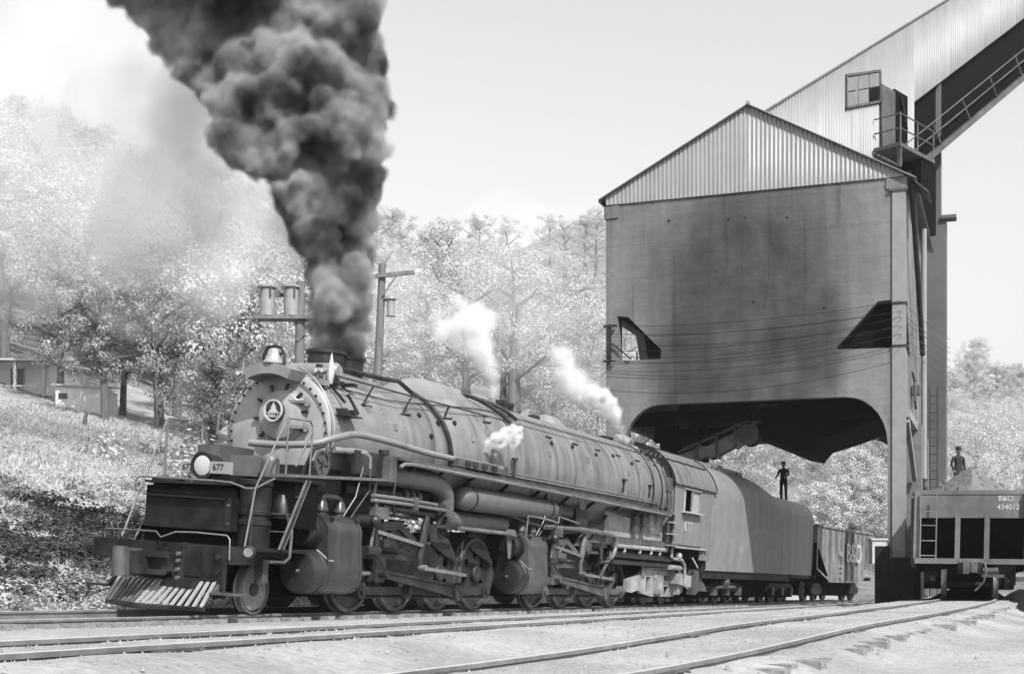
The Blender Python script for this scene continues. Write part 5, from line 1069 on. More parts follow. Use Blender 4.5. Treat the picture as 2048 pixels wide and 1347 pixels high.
for z, a in ((14.2, 2.4), (14.05, 4.6), (14.05, 5.2), (13.9, 6.7), (11.0, 5.5), (10.6, 8.0)):
    W_(MB(False).cyl((a, -.012, z), (a, .05, z), .05, n=8), 'tie_bolt', 'iron')
W_(MB(False).box((.1, -.16, 9.15), (.22, -.03, 10.55)).box((-.05, -.2, 10.45), (.45, -.1, 10.52)).box((-.05, -.2, 9.15), (.4, -.1, 9.2)), 'wire_bracket', 'iron2')
W_(MB(False).tube([(.25, -.1, 9.85), (1.0, -.1, 9.22)], .03, 5).box((1.15, .05, 9.2), (1.2, .1, 9.5)), 'bracket', 'iron2')
for z in (9.08, 10.55): W_(MB(False).box((10.28, -.10, z), (10.80, .33, z + .06)), 'wire_band', 'iron2')
# wires strung across the tower
for i, (z0, z1) in enumerate(((10.47, 10.62), (10.2, 10.25), (9.55, 10.05), (9.35, 9.75), (9.2, 9.45), (8.75, 9.08))):
    pts = []
    for k in range(25):
        t = k / 24; pts.append(TW @ Vector((-.02 + 10.6 * t, -.2 - .03 * i, z0 + (z1 - z0) * t - .34 * 4 * t * (1 - t) * (.7 + .15 * i))))
    for k in range(1, 9):
        t = k / 8; pts.append(TW @ Vector((10.58 + 1.2 * t, -.2 - .03 * i + 10 * t, z1 + .35 * t - .3 * t * (1 - t))))
    o = MB(False).tube(pts, .0095, 4).build('overhead_wire', 'iron2'); tag(o, ('topmost', 'second from the top', 'third from the top', 'fourth from the top', 'fifth from the top', 'lowest')[i] + ' of the dark wires sagging across the tower front', 'wire', 'wires across the coaling tower')

# ------------------------------------------------------------------ inclined conveyor gallery
GF = rframe(9.034, 47.722, .676, .737)
gal = empty('conveyor_gallery', GF, 'corrugated conveyor gallery climbing from the tower roof to the upper right', 'conveyor gallery')
Gp = lambda mb, name, m, parent=gal, **k: mb.build(name, m, parent, **k)
gtop = lambda t: 18.67 + .592 * t
def gbot(t): return 16.4 if t < 12.02 else 22.16 + .617 * (t - 12.02)
edges = [-1.4, 1.2, 3.8, 6.4, 9.0, 12.015, 12.03, 15, 18, 21, 24, 27, 30, 34, 38]
for i, (a, b) in enumerate(zip(edges, edges[1:])):
    if b - a < .1: continue
    Gp(corrugated(MB(False), a, b, gbot, gtop, -.006 * (i % 2), pitch=.22, amp=.045), 'corrugated_sheet', 'corrlight', angle=80)
rm = MB(False); rm.loft([[(t, -.10, gtop(t) + .0), (t, 3.2, gtop(t) - 2.6), (t, 3.2, gtop(t) - 2.53), (t, -.12, gtop(t) + .07)] for t in (-1.4, 38)]); Gp(rm, 'roof', 'corrdark')
Gp(MB(False).loft([[(t, 3.0, gbot(t) - .1), (t, 3.06, gbot(t) - .1), (t, 3.06, gtop(t) - 2.6), (t, 3.0, gtop(t) - 2.6)] for t in (-1.4, 12.0)]), 'back_wall', 'corrdark')
Gp(MB(False).loft([[(t, 3.0, gbot(t) - .1), (t, 3.06, gbot(t) - .1), (t, 3.06, gtop(t) - 2.6), (t, 3.0, gtop(t) - 2.6)] for t in (12.04, 38)]), 'back_wall', 'corrdark')
Gp(MB(False).box((11.94, .07, 16.4), (12.0, 3.0, 23.5)), 'end_wall', 'corr')
und = lambda t, d: gbot(t) - d
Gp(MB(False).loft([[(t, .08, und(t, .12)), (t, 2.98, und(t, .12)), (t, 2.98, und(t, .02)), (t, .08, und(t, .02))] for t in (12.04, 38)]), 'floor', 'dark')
Gp(MB(False).loft([[(t, .25, und(t, 2.7)), (t, 2.3, und(t, 2.7)), (t, 2.3, und(t, .13)), (t, .25, und(t, .13))] for t in (12.1, 38)]), 'underframe_shade_box', 'dark')  # near-black box filling the open truss; its shade is put into the colour
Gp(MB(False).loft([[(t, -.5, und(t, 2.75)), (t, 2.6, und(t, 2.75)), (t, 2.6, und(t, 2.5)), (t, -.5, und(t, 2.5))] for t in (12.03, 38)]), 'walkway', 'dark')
Gp(MB(False).loft([[(t, -.75, und(max(t, 12.03), 2.75) - .617 * max(0, 12.03 - t)), (t, -.6, und(max(t, 12.03), 2.75) - .617 * max(0, 12.03 - t)), (t, -.6, und(max(t, 12.03), 2.45) - .617 * max(0, 12.03 - t)), (t, -.75, und(max(t, 12.03), 2.45) - .617 * max(0, 12.03 - t))] for t in (9.6, 12.03, 20, 38)]), 'girder', 'dust')
for d in (1.75, 1.2): Gp(MB(False).tube([(9.7, -.7, und(12.03, d) - .617 * 2.3), (12.03, -.7, und(12.03, d)), (38, -.7, und(38, d))], .03, 6), 'walkway_rail', 'dust')
for t in (13.2, 16.2, 19.2, 22.2, 25.2, 28): Gp(MB(False).beam((t, -.7, und(t, 2.5)), (t - .9, -.7, und(t - .9, 1.15)), .07, .07), 'rail_post', 'dust')
# window and open door with its little balcony
wn_ = MB(False)
for a, b in (((5.86, 20.25), (8.72, 21.3)), ((5.86, 21.55), (8.72, 22.6))): wn_.beam((a[0], -.06, a[1] + .02), (b[0], -.06, b[1] - .02), .08, .09)
for t in (5.86, 8.72): wn_.beam((t, -.06, 20.25 + .36 * (t - 5.86)), (t, -.06, 21.55 + .36 * (t - 5.86)), .08, .1)
wo = Gp(wn_, 'window', 'dust')
pw = [(5.9, 20.3), (8.68, 21.3), (8.68, 22.5), (5.9, 21.5)]
for i in range(2):
    for j in range(3):
        def q(u, v_): return (5.9 + 2.78 * u, (20.3 + 1.0 * u) + 1.2 * v_)
        c = [q(j / 3 + .01, i / 2 + .02), q((j + 1) / 3 - .01, i / 2 + .02), q((j + 1) / 3 - .01, (i + 1) / 2 - .02), q(j / 3 + .01, (i + 1) / 2 - .02)]
        Gp(MB(False).prism(c, lambda x, y, t: (x, t, y), -.075 - .004 * ((i + j) % 2), -.05), 'pane', 'dark' if (i == 0 and j == 2) else 'winpane', wo)
Gp(MB(False).box((9.95, -.10, 19.55), (11.2, -.045, 22.15)), 'doorway', 'dark')
Gp(MB(False).box((8.75, -.16, 19.3), (9.92, -.10, 22.0)), 'door', 'dust')
Gp(MB(False).beam((10.3, -.14, 21.9), (10.9, -.14, 20.6), .25, .04), 'door_curtain', 'iron2')
bal = Gp(MB(False).box((8.1, -1.3, 19.0), (11.3, -.1, 19.15)).box((8.2, -1.25, 18.2), (8.35, -1.1, 19.0)), 'balcony', 'dust')
for z in (19.75, 20.35): Gp(MB(False).tube([(8.15, -.1, z), (8.15, -1.28, z), (11.2, -1.28, z)], .03, 6), 'rail', 'dust', bal)
for t in (8.15, 9.7, 11.2): Gp(MB(False).cyl((t, -1.28, 19.1), (t, -1.28, 20.4), .035, n=6), 'rail_post', 'dust', bal)
Gp(MB(False).box((10.2, -1.2, 16.0), (11.6, -.3, 18.95)), 'balcony_bracket', 'dark')
# tall shaft that carries the gallery
sh = MB(False).loft([[(-.36, -.5, z), (.36, -.5, z), (.36, .5, z), (-.36, .5, z)] for z in (-.5, 24.5)])
sho = sh.build('support_shaft', 'shaft'); sho.matrix_world = rframe(18.267, 58.59, .9367, -.3502); tag(sho, 'tall slim concrete shaft behind the tower holding up the gallery', 'support shaft')
sm = MB(False).box((-.5, -.75, -.5), (.6, .6, 17.6)).box((.4, -.9, 17.5), (1.05, -.2, 17.65)); smo = sm.build('shaft_casing', 'shaft', sho)

# ------------------------------------------------------------------ poles
def pole(x, y, z1, lean, label, r=.15):
    z0 = gz(x, y) - .3; t = empty('utility_pole', Matrix.Translation((x, y, z0)), label, 'utility pole')
    MB(False).tube([(0, 0, 0), (lean[0] * .5, 0, (z1 - z0) * .5), (lean[0], lean[1], z1 - z0)], [r * 1.1, r, r * .85], 12).build('pole', 'wood', t)
    return t, z1 - z0
p1, h1 = pole(-7.15, 45.0, 10.95, (.1, 0), 'wooden pole holding a platform with two pale transformers, behind the bell', .17)
MB(False).box((-1.35, -.28, h1 - 1.28), (.62, .28, h1 - 1.16)).build('platform', 'wood', p1)
MB(False).beam((-1.0, .12, h1 - .42), (.3, .12, h1 - .42), .08, .12).build('crossarm', 'wood', p1)
for s in (-.85, .6): MB(False).beam((.05, -.16, h1 - 2.0), (s, -.16, h1 - 1.3), .05, .06).build('brace', 'wood', p1)
for x in (-1.0, -.2):
    c = MB(False).lathe((x, -.05, h1 - 1.16), (x, -.05, h1), [(0, .001), (0, .25), (.92, .26), (.93, .33), (1.0, .33), (1.04, .2), (1.05, .001)], 22).build('transformer', 'can', p1)
    MB(False).box((x - .2, -.36, h1 - .55), (x - .16, -.29, h1 - .2)).box((x + .14, -.36, h1 - .55), (x + .18, -.29, h1 - .2)).build('bushing', 'dust', c)
p2, h2 = pole(-5.2, 50.0, 12.75, (.40, 0), 'leaning wooden pole with one crossarm and a small transformer', .16)
MB(False).beam((.22, -.18, h2 - .48), (1.6, -.18, h2 - .34), .12, .14).beam((-.05, -.18, h2 - .52), (.23, -.18, h2 - .48), .12, .14).build('crossarm', 'wood', p2)
MB(False).beam((.42, -.2, h2 - 1.2), (.95, -.2, h2 - .45), .05, .05).build('brace', 'wood', p2)
c = MB(False).lathe((.72, -.1, h2 - 1.95), (.72, -.1, h2), [(0, .001), (0, .17), (.06, .17), (.07, .14), (.6, .15), (.62, .22), (.7, .2), (.72, .001)], 18).build('transformer', 'can', p2)
MB(False).cyl((.55, -.1, h2 - 1.35), (.35, -.05, h2 - 1.35), .04).build('transformer_bracket', 'iron2', p2)
sb0 = empty('signal_box', Matrix.Translation((15.7, 58, gz(15.7, 58))), 'small white box on a post beside the grey hopper car', 'signal box')
MB(False).cyl((0, 0, -.2), (0, 0, 1.75), .09, n=10).build('post', 'pale', sb0); MB(False).box((-.3, -.3, 1.7), (.3, .3, 2.7)).build('box', 'pale', sb0); MB(False).box((-.36, -.36, 2.7), (.36, .36, 2.78)).build('lid', 'pale', sb0); MB(False).lathe((0, 0, -.1), (0, 0, .3), [(0, .001), (0, .5), (.3, .2), (.3, .001)], 12).build('base', 'conc', sb0)

# ------------------------------------------------------------------ houses on the bank
z0 = gz(-26.5, 73)
h1_ = empty('house', Matrix.Translation((-28.2, 72.6, z0 - .25)) @ Matrix.Scale(.86, 4), 'low white house with a porch on posts, at the left edge', 'house')
b = MB(False).box((-5, 1.2, -.6), (3.4, 7.5, 2.3)).build('wall', 'house', h1_)
for i in range(9): MB(False).box((-5.02, 1.17, -.3 + .28 * i), (3.42, 1.2, -.045 + .28 * i)).build('clapboard', 'house', b)
MB(False).loft([[(-5.6, -.8, 2.25), (4.0, -.8, 2.05), (4.0, 8, 2.9), (-5.6, 8, 3.1)], [(-5.6, -.8, 2.37), (4.0, -.8, 2.14), (4.0, 8, 3.0), (-5.6, 8, 3.2)]]).build('roof', 'roofp', h1_)
for x in (-4.6, .2, 1.9, 3.7): MB(False).box((x - .09, -.6, -.6), (x + .09, -.42, 2.1)).build('porch_post', 'pale', h1_)
MB(False).box((-5, -.7, -.25), (3.9, 1.2, -.1)).build('porch_floor', 'wood', h1_)
MB(False).box((-4.6, -.55, .5), (3.7, -.5, .58)).build('porch_rail', 'pale', h1_)
w = MB(False).box((1.0, 1.08, .7), (1.9, 1.16, 1.9)).build('window', 'pale', h1_); MB(False).box((1.08, 1.04, .78), (1.82, 1.075, 1.82)).build('pane', 'glass', w)
z0 = gz(-21.5, 67)
h2_ = empty('house', Matrix.Translation((-21.4, 67, z0 - .15)) @ Matrix.Scale(.66, 4), 'small white shed with a dark window, half hidden by trees', 'house')
b = MB(False).box((-1.9, 0, -.6), (1.6, 4, 2.1)).build('wall', 'house', h2_)
MB(False).loft([[(-2.1, -.3, 2.15), (1.8, -.3, 1.95), (1.8, 4.2, 2.5), (-2.1, 4.2, 2.7)], [(-2.1, -.3, 2.27), (1.8, -.3, 2.07), (1.8, 4.2, 2.62), (-2.1, 4.2, 2.82)]]).build('roof', 'roofp', h2_)
w = MB(False).box((-1.7, -.05, 1.15), (-1.0, -.005, 1.6)).build('window', 'pale', h2_); MB(False).box((-1.66, -.07, 1.18), (-1.04, -.052, 1.57)).build('pane', 'glass', w)
x, y = -19.0, 60.0; s_ = MB(False).tube([(x, y, gz(x, y) - .2), (x + .03, y, gz(x, y) + .35), (x + .12, y, gz(x, y) + .62)], [.12, .10, .08], 8).build('stump', 'bark'); tag(s_, 'short dark stump alone on the pale grass slope', 'stump')

# ------------------------------------------------------------------ trees
def leaves(cent, rad, n, size, seed, flat=.75, up=.3):
    """leaf-sized faces in clumps: cent (k,3), rad (k,), n per clump"""
    r = np.random.default_rng(seed); k = len(cent)
    d = r.normal(size=(k, n, 3)); d /= np.linalg.norm(d, axis=2, keepdims=True); q = r.uniform(.35, 1, (k, n, 1)) ** .6
    off = d * q * rad[:, None, None]; off[..., 2] *= flat
    P_ = (cent[:, None, :] + off).reshape(-1, 3)
    nrm = (d * 1.7 + r.normal(0, .38, (k, n, 3)) + np.array([0, 0, up + .25])).reshape(-1, 3); nrm /= np.linalg.norm(nrm, axis=1, keepdims=True)
    t = np.cross(nrm, r.normal(size=nrm.shape)); t /= np.linalg.norm(t, axis=1, keepdims=True) + 1e-9; b = np.cross(nrm, t)
    s = size * r.uniform(.6, 1.35, (len(P_), 1)); w = s * r.uniform(.45, .8, (len(P_), 1))
    V = np.stack([P_ - t * s * .5, P_ - b * w * .5 + t * s * .1, P_ + t * s * .5, P_ + b * w * .5 + t * s * .1], 1).reshape(-1, 3)
    return V, np.arange(len(V)).reshape(-1, 4)
def tree_kind(h, cr, base, seed, n=165, size=.15, m='leaf', thin=False):
    r = random.Random(seed); mb = MB(False); cent = []; rad_ = []
    lean = (r.uniform(-.4, .4), r.uniform(-.4, .4)); tr = .018 * h + .06
    mb.tube([(0, 0, -.6), (lean[0] * .3, lean[1] * .3, h * .3), (lean[0], lean[1], h * .62), (lean[0] * 1.3, lean[1] * 1.3, h * .9)], [tr * 1.25, tr, tr * .6, tr * .2], 8)
    nb = 13 if thin else 17
    for i in range(nb):
        t = base + (1 - base) * (i + r.random()) / nb; z = h * min(t, .93); a = i * 2.4 + r.uniform(-.5, .5)
        prof = math.sin(math.pi * min(1, max(.06, (t - base * .8) / (1.02 - base * .8)) ** .8)) ** .6
        L = cr * prof * r.uniform(.7, 1.15); c = (lean[0] * t * 1.3, lean[1] * t * 1.3)
        e = (c[0] + math.cos(a) * L, c[1] + math.sin(a) * L, z + L * r.uniform(.15, .5))
        mid = (c[0] + math.cos(a) * L * .5, c[1] + math.sin(a) * L * .5, z + L * .12)
        mb.tube([(c[0], c[1], z - L * .15), mid, e], [tr * .42, tr * .28, tr * .08], 5)
        for k in range(6 if not thin else 4):
            f = r.uniform(.35, 1.08); j = cr * .26
            cent.append((c[0] + (e[0] - c[0]) * f + r.gauss(0, j), c[1] + (e[1] - c[1]) * f + r.gauss(0, j), z + (e[2] - z) * f + r.gauss(0, j * .8))); rad_.append(cr * r.uniform(.16, .32))
    for k in range(6): cent.append((lean[0] * 1.3 + r.gauss(0, cr * .25), lean[1] * 1.3 + r.gauss(0, cr * .25), h * r.uniform(.86, 1.0))); rad_.append(cr * r.uniform(.18, .3))
    V, F = leaves(np.array(cent), np.array(rad_), n, size, seed)
    return mb.mesh('trunk', M['bark']), npmesh('crown', V, F, M[m])
KINDS = [tree_kind(9.5, 3.0, .22, 11), tree_kind(11.5, 3.4, .26, 12), tree_kind(8.0, 2.7, .15, 13), tree_kind(12.5, 2.6, .38, 14, thin=True), tree_kind(10.5, 3.2, .2, 15, n=130), tree_kind(6.0, 2.3, .08, 16), tree_kind(13.5, 3.0, .4, 17, n=125, thin=True)]
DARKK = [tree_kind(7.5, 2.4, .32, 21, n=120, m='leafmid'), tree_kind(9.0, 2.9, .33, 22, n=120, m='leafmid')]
def tree(x, y, k, sc, label, group=None, name='deciduous_tree', kinds=KINDS):
    t = empty(name, Matrix.Translation((x, y, gz(x, y))) @ Matrix.Rotation(random.uniform(0, 6.28), 4, 'Z') @ Matrix.Diagonal((sc, sc, sc * random.uniform(.92, 1.1), 1)), label, 'tree', group)
    tr_, cr_ = kinds[k]
    o = bpy.data.objects.new('trunk', tr_); link(o, t); c = bpy.data.objects.new('crown', cr_); link(c, t); return t
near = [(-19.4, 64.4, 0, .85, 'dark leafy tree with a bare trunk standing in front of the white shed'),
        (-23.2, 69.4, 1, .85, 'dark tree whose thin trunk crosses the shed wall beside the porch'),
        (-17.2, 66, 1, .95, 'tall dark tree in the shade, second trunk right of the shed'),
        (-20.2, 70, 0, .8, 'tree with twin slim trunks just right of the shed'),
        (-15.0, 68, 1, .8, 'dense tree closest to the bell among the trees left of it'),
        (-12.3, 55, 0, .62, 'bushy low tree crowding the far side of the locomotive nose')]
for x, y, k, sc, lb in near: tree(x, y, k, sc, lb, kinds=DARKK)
placed = [(x, y) for x, y, *_ in near]
def clear(px, d, Y):
    if d < np.interp(px, [-200, 300, 430, 520, 1150, 1260, 1850], [31, 31, 26, 20, 22, 10, 10]): return False
    return True
cnt = 0; tries = 0
while cnt < 232 and tries < 30000:
    tries += 1
    px = random.uniform(-200, 2180); Y = 58 + 235 * random.random() ** 1.6; x = (px - 1024) / 2700 * Y
    d = -((x - OX) * PX + (Y - OY) * PY)
    if not clear(px, d, Y): continue
    if Y < np.interp(px, [560, 660, 1150, 1260, 1750, 1850], [58, 84, 84, 78, 84, 120]): continue
    if -40 < x < -20 and 66 < Y < 80: continue
    if -46 < x < -17 and Y < 82 and px < 330: continue
    if px > 1650 and Y < 120: continue
    ms = 3.1 + .012 * (Y - 58) + (1.0 if Y > 140 else 0)
    if any((x - a) ** 2 + (Y - b) ** 2 < ms * ms for a, b in placed): continue
    placed.append((x, Y)); cnt += 1
    if 880 < px < 1260 and Y > 80: k = random.choice((3, 6, 3, 6, 1, 4, 0))
    elif px > 1260 and Y < 130: k = random.choice((0, 2, 5, 4))
    else: k = random.choice((0, 1, 2, 4, 0, 1, 5, 2, 3))
    look = ('broad round-crowned', 'tall broad', 'low spreading', 'tall slim bare-trunked', 'open thin-leaved', 'bushy low', 'very tall slender')[k]
    zone = 'up the slope above the house' if px < 330 else 'behind the transformer pole' if px < 620 else 'behind the smoke column' if px < 780 else 'behind the rising steam plume' if px < 1010 else 'just left of the coaling tower' if px < 1230 else 'seen under the coaling tower arch' if px < 1800 else 'right of the coaling tower'
    row = 'at the wood edge' if Y < 85 else 'halfway up the woods' if Y < 140 else 'near the skyline'
    lb = f'{look} pale tree {zone}, {row}'
    tree(x, Y, k, random.uniform(.8, 1.2) * (1 + .0008 * (Y - 60)), lb, f'{look} trees {zone}, {row}')

cnt = 0; tries = 0
while cnt < 62 and tries < 12000:
    tries += 1; px = random.uniform(1840, 2180); Y = 112 + 300 * random.random() ** 1.5; x = (px - 1024) / 2700 * Y
    if any((x - a) ** 2 + (Y - b) ** 2 < 20 for a, b in placed): continue
    placed.append((x, Y)); cnt += 1
    k = random.choice((0, 1, 2, 4)); look = ('round', 'tall', 'low', '', 'thin-leaved')[k]; row = 'nearest' if Y < 170 else 'middle' if Y < 260 else 'topmost'
    tree(x, Y, k, random.uniform(.9, 1.25), f'{look} hazy tree on the far slope beyond the loaded hopper, {row} rows', f'{look} trees on the far slope, {row} rows')

# low growth on the bank: dark brush, pale weeds by the track, grass
def growth(name, m, n, cond, rr, leafn, size, label, cat_, seed, hgt=.55):
    r = np.random.default_rng(seed); cs = []; rs = []
    while len(cs) < n:
        s = r.uniform(-16, 30); d = cond(r, s); x = OX + math.sin(R(24.5)) * s - PX * d; y = OY + math.cos(R(24.5)) * s - PY * d
        px = 1024 + 2700 * x / y
        if px > 640 and s < 26: continue
        q = r.uniform(*rr); cs.append((x, y, gz(x, y) + q * hgt * .6)); rs.append(q)
    V, F = leaves(np.array(cs), np.array(rs), leafn, size, seed, flat=hgt, up=1.5)
    o = bpy.data.objects.new(name, npmesh(name, V, F, M[m])); C.objects.link(o); tag(o, label, cat_, kind='stuff')
growth('brush', 'brush', 700, lambda r, s: 3.0 + (7.6 + 1.6 * math.sin(s * .9) + 1.2 * math.sin(s * 2.3)) * r.random() ** .8, (.25, .8), 130, .13, 'dark low brush covering the lower bank left of the locomotive', 'brush', 5)
growth('brush_fringe', 'midbrush', 420, lambda r, s: 2.6 + 12.5 * r.random(), (.2, .6), 110, .10, 'grey-leaved low plants between the dark brush and the pale slope', 'brush', 12, .6)
growth('weeds', 'weed', 300, lambda r, s: r.uniform(2.3, 4.6), (.16, .42), 90, .09, 'pale weeds growing along the foot of the bank', 'weeds', 6, .7)
growth('slope_weeds', 'weed', 520, lambda r, s: 8.5 + 24 * r.random() ** 1.4, (.2, .7), 130, .085, 'pale weeds and low plants scattered over the slope', 'weeds', 8, .45)
growth('saplings', 'leaf', 260, lambda r, s: 8 + 14 * r.random() if s > 20 else r.uniform(26, 34), (.6, 1.5), 110, .22, 'pale bushes at the edge of the woods', 'undergrowth', 9, .8)
def grass():
    n = 130000; r = RNG; s = r.uniform(-16, 34, n); d = 3 + 32 * r.random(n) ** .9
    x = OX + math.sin(R(24.5)) * s - PX * d; y = OY + math.cos(R(24.5)) * s - PY * d; z = ground_z(x, y)
    a = r.uniform(0, 6.28, n); h = r.uniform(.05, .2, n); w = .02 + .03 * r.random(n); lx = r.normal(0, .12, n); ly = r.normal(0, .12, n)
    V = np.stack([np.stack([x - w * np.cos(a), y - w * np.sin(a), z - .02], 1), np.stack([x + w * np.cos(a), y + w * np.sin(a), z - .02], 1), np.stack([x + lx, y + ly, z + h], 1)], 1).reshape(-1, 3)
    o = bpy.data.objects.new('grass', npmesh('grass', V, np.arange(3 * n).reshape(-1, 3), M['grass'])); C.objects.link(o); tag(o, 'pale dry grass on the slope', 'grass', kind='stuff')
grass()

# ------------------------------------------------------------------ people
def person(mtx, label, arms, legs=(.11, -.10), hat=True):
    """standing man, facing local -y; arms: 2 lists of joints from shoulder to wrist"""
    t = empty('person', mtx, label, 'person')
    vs = []; ed = []; rd = []
    def j(p, r, par=None):
        vs.append(p); rd.append(r); 
        if par is not None: ed.append((par, len(vs) - 1))
        return len(vs) - 1
    pelvis = j((0, 0, .95), (.155, .11)); w_ = j((0, 0, 1.1), (.15, .105), pelvis); chst = j((0, -.01, 1.32), (.175, .12), w_); neckb = j((0, 0, 1.47), (.075, .075), chst); nk = j((0, -.01, 1.56), (.055, .055), neckb)
    for sg, lx in zip((1, -1), legs):
        hp = j((.1 * sg, 0, .88), (.095, .1), pelvis); kn = j((lx, -.03, .48), (.07, .075), hp); an = j((lx * 1.05, .02, .09), (.055, .06), kn); to = j((lx * 1.1, -.15, .04), (.045, .035), an)
    hands = []
    for sg, arm in zip((1, -1), arms):
        k = j((.19 * sg, 0, 1.43), (.07, .07), chst)
        for i, p in enumerate(arm): k = j(p, ((.05, .05), (.038, .038))[min(i, 1)], k)
        hands.append(arm[-1])
    me = bpy.data.meshes.new('body'); me.from_pydata(vs, ed, []); ob = bpy.data.objects.new('tmp', me); C.objects.link(ob)
    ob.modifiers.new('s', 'SKIN'); ob.modifiers.new('d', 'SUBSURF').levels = 1
    for i, q in enumerate(me.skin_vertices[0].data): q.radius = rd[i]; q.use_root = i == 0
    me2 = bpy.data.meshes.new_from_object(ob.evaluated_get(bpy.context.evaluated_depsgraph_get())); bpy.data.objects.remove(ob)
    me2.materials.clear(); me2.materials.append(M['cloth']); me2.shade_smooth(); bo = bpy.data.objects.new('body', me2); link(bo, t)
    hd = MB(False).sphere((0, -.01, 1.66), .1, 14, 10, (.82, 1, 1.22)).sphere((0, -.11, 1.65), .02, 6, 5, (1, 1.2, 1.4)).sphere((.085, 0, 1.65), .025, 6, 5, (.5, 1, 1.5)).sphere((-.085, 0, 1.65), .025, 6, 5, (.5, 1, 1.5)).build('head', 'skin', t)
    MB(False).sphere((.032, -.094, 1.68), .012, 6, 4).sphere((-.032, -.094, 1.68), .012, 6, 4).build('eyes', 'iron', hd, kind='stuff')
    MB(False).box((-.025, -.105, 1.605), (.025, -.094, 1.612)).build('mouth', 'cloth', hd)
    MB(False).lathe((0, .0, 1.70), (0, 0, 2), [(0, .001), (0, .098), (.06, .10), (.10, .09), (.115, .001)], 14).prism([(-.08, -.07), (.08, -.07), (.06, -.17), (-.06, -.17)], lambda x, y, t_: (x, y, t_), 1.705, 1.717).build('cap', 'cloth', hd)
    for sg, hp in zip((1, -1), hands):
        hm = MB(False).sphere((hp[0], hp[1] - .03, hp[2] - .035), .045, 8, 6, (.6, .9, 1.1))
        for f in range(4): y = hp[1] - .06 + .022 * f; hm.tube([(hp[0], y, hp[2] - .06), (hp[0] - .008 * sg, y - .005, hp[2] - .11 - .01 * (f in (1, 2))), (hp[0] - .022 * sg, y - .006, hp[2] - .145)], .0095, 5)
        hm.tube([(hp[0], hp[1] - .07, hp[2] - .02), (hp[0] - .01 * sg, hp[1] - .1, hp[2] - .06), (hp[0] - .015 * sg, hp[1] - .105, hp[2] - .09)], .011, 5); hm.build('hand', 'skin', t)
    return t
tp = fp(TF, 13.4, .45, 4.2)
person(Matrix.Translation(tp) @ Matrix.Rotation(R(-25), 4, 'Z') @ Matrix.Scale(.93, 4), 'man in dark work clothes standing on the rear deck of the tender', [[(.25, -.02, 1.2), (.14, -.24, 1.14)], [(-.27, .0, 1.2), (-.30, -.2, 1.08)]])
tp = fp(HC2, 8.6, -.33, 3.42)
person(Matrix.Translation(tp) @ Matrix.Rotation(R(20), 4, 'Z') @ Matrix.Scale(.98, 4), 'man in dark clothes and cap standing on the heaped coal of the loaded hopper', [[(.27, .03, 1.17), (.25, -.06, .93)], [(-.27, .03, 1.17), (-.26, -.08, .95)]])

# ------------------------------------------------------------------ smoke and steam
def cloud(puffs, vox, m, name, label, cat_, seed, sub=9, frac=(.35, .6), band=0, levels=2):
    r = random.Random(seed); balls = []
    def grow(c, q, lv):
        balls.append((c[0], c[1], c[2], q))
        if lv <= 0: return
        for i in range(sub[levels - lv] if isinstance(sub, tuple) else (sub if lv == levels else max(4, sub // 2))):
            d = Vector((r.gauss(0, 1), r.gauss(0, 1), r.gauss(0, 1))).normalized(); f = q * r.uniform(*frac)
            grow(Vector(c) + d * (q * r.uniform(.75, .98)), f, lv - 1)
    for x, y, z, q in puffs: grow(Vector((x, y, z)), q, levels)
    bm = bmesh.new(); bmesh.ops.create_icosphere(bm, subdivisions=2, radius=1); bm.verts.ensure_lookup_table()
    iv = np.array([v.co[:] for v in bm.verts]); it = np.array([[v.index for v in f.verts] for f in bm.faces]); bm.free()
    B = np.array(balls); V = (B[:, None, :3] + iv[None] * B[:, None, 3:]).reshape(-1, 3)
    F = (it[None] + (np.arange(len(B)) * len(iv))[:, None, None]).reshape(-1, 3)
    me = npmesh(name, V, F, m)
    ob = bpy.data.objects.new('tmp', me); C.objects.link(ob)
    md = ob.modifiers.new('r', 'REMESH'); md.mode = 'VOXEL'; md.voxel_size = vox; md.use_smooth_shade = True
    md2 = ob.modifiers.new('s', 'SMOOTH'); md2.factor = .5; md2.iterations = 1
    me2 = bpy.data.meshes.new_from_object(ob.evaluated_get(bpy.context.evaluated_depsgraph_get())); bpy.data.objects.remove(ob); bpy.data.meshes.remove(me)
    if band:
        bm = bmesh.new(); bm.from_mesh(me2); seen = set(); drop = []
        for v0 in bm.verts:
            if v0 in seen: continue
            seen.add(v0); st = [v0]; isl = [v0]
            while st:
                for e in st.pop().link_edges:
                    for w in e.verts:
                        if w not in seen: seen.add(w); st.append(w); isl.append(w)
            if len(isl) < 6000 and levels == 3: drop += isl
        bmesh.ops.delete(bm, geom=drop, context='VERTS'); bm.to_mesh(me2); bm.free()
    me2.materials.clear(); me2.materials.append(m); o = bpy.data.objects.new(name, me2); C.objects.link(o)
    if band:
        ng = bpy.data.node_groups.new('puffs_to_volume', 'GeometryNodeTree')
        ng.interface.new_socket('Geometry', in_out='INPUT', socket_type='NodeSocketGeometry'); ng.interface.new_socket('Geometry', in_out='OUTPUT', socket_type='NodeSocketGeometry')
        gi = ng.nodes.new('NodeGroupInput'); go = ng.nodes.new('NodeGroupOutput'); mv = ng.nodes.new('GeometryNodeMeshToVolume'); sm = ng.nodes.new('GeometryNodeSetMaterial')
        mv.resolution_mode = 'VOXEL_SIZE'; mv.inputs['Voxel Size'].default_value = vox * 1.2; mv.inputs['Density'].default_value = 1.0; mv.inputs['Interior Band Width'].default_value = band
        sm.inputs['Material'].default_value = m
        ng.links.new(gi.outputs[0], mv.inputs['Mesh']); ng.links.new(mv.outputs[0], sm.inputs[0]); ng.links.new(sm.outputs[0], go.inputs[0])
        gm = o.modifiers.new('volume', 'NODES'); gm.node_group = ng
    return tag(o, label, cat_, kind='stuff')
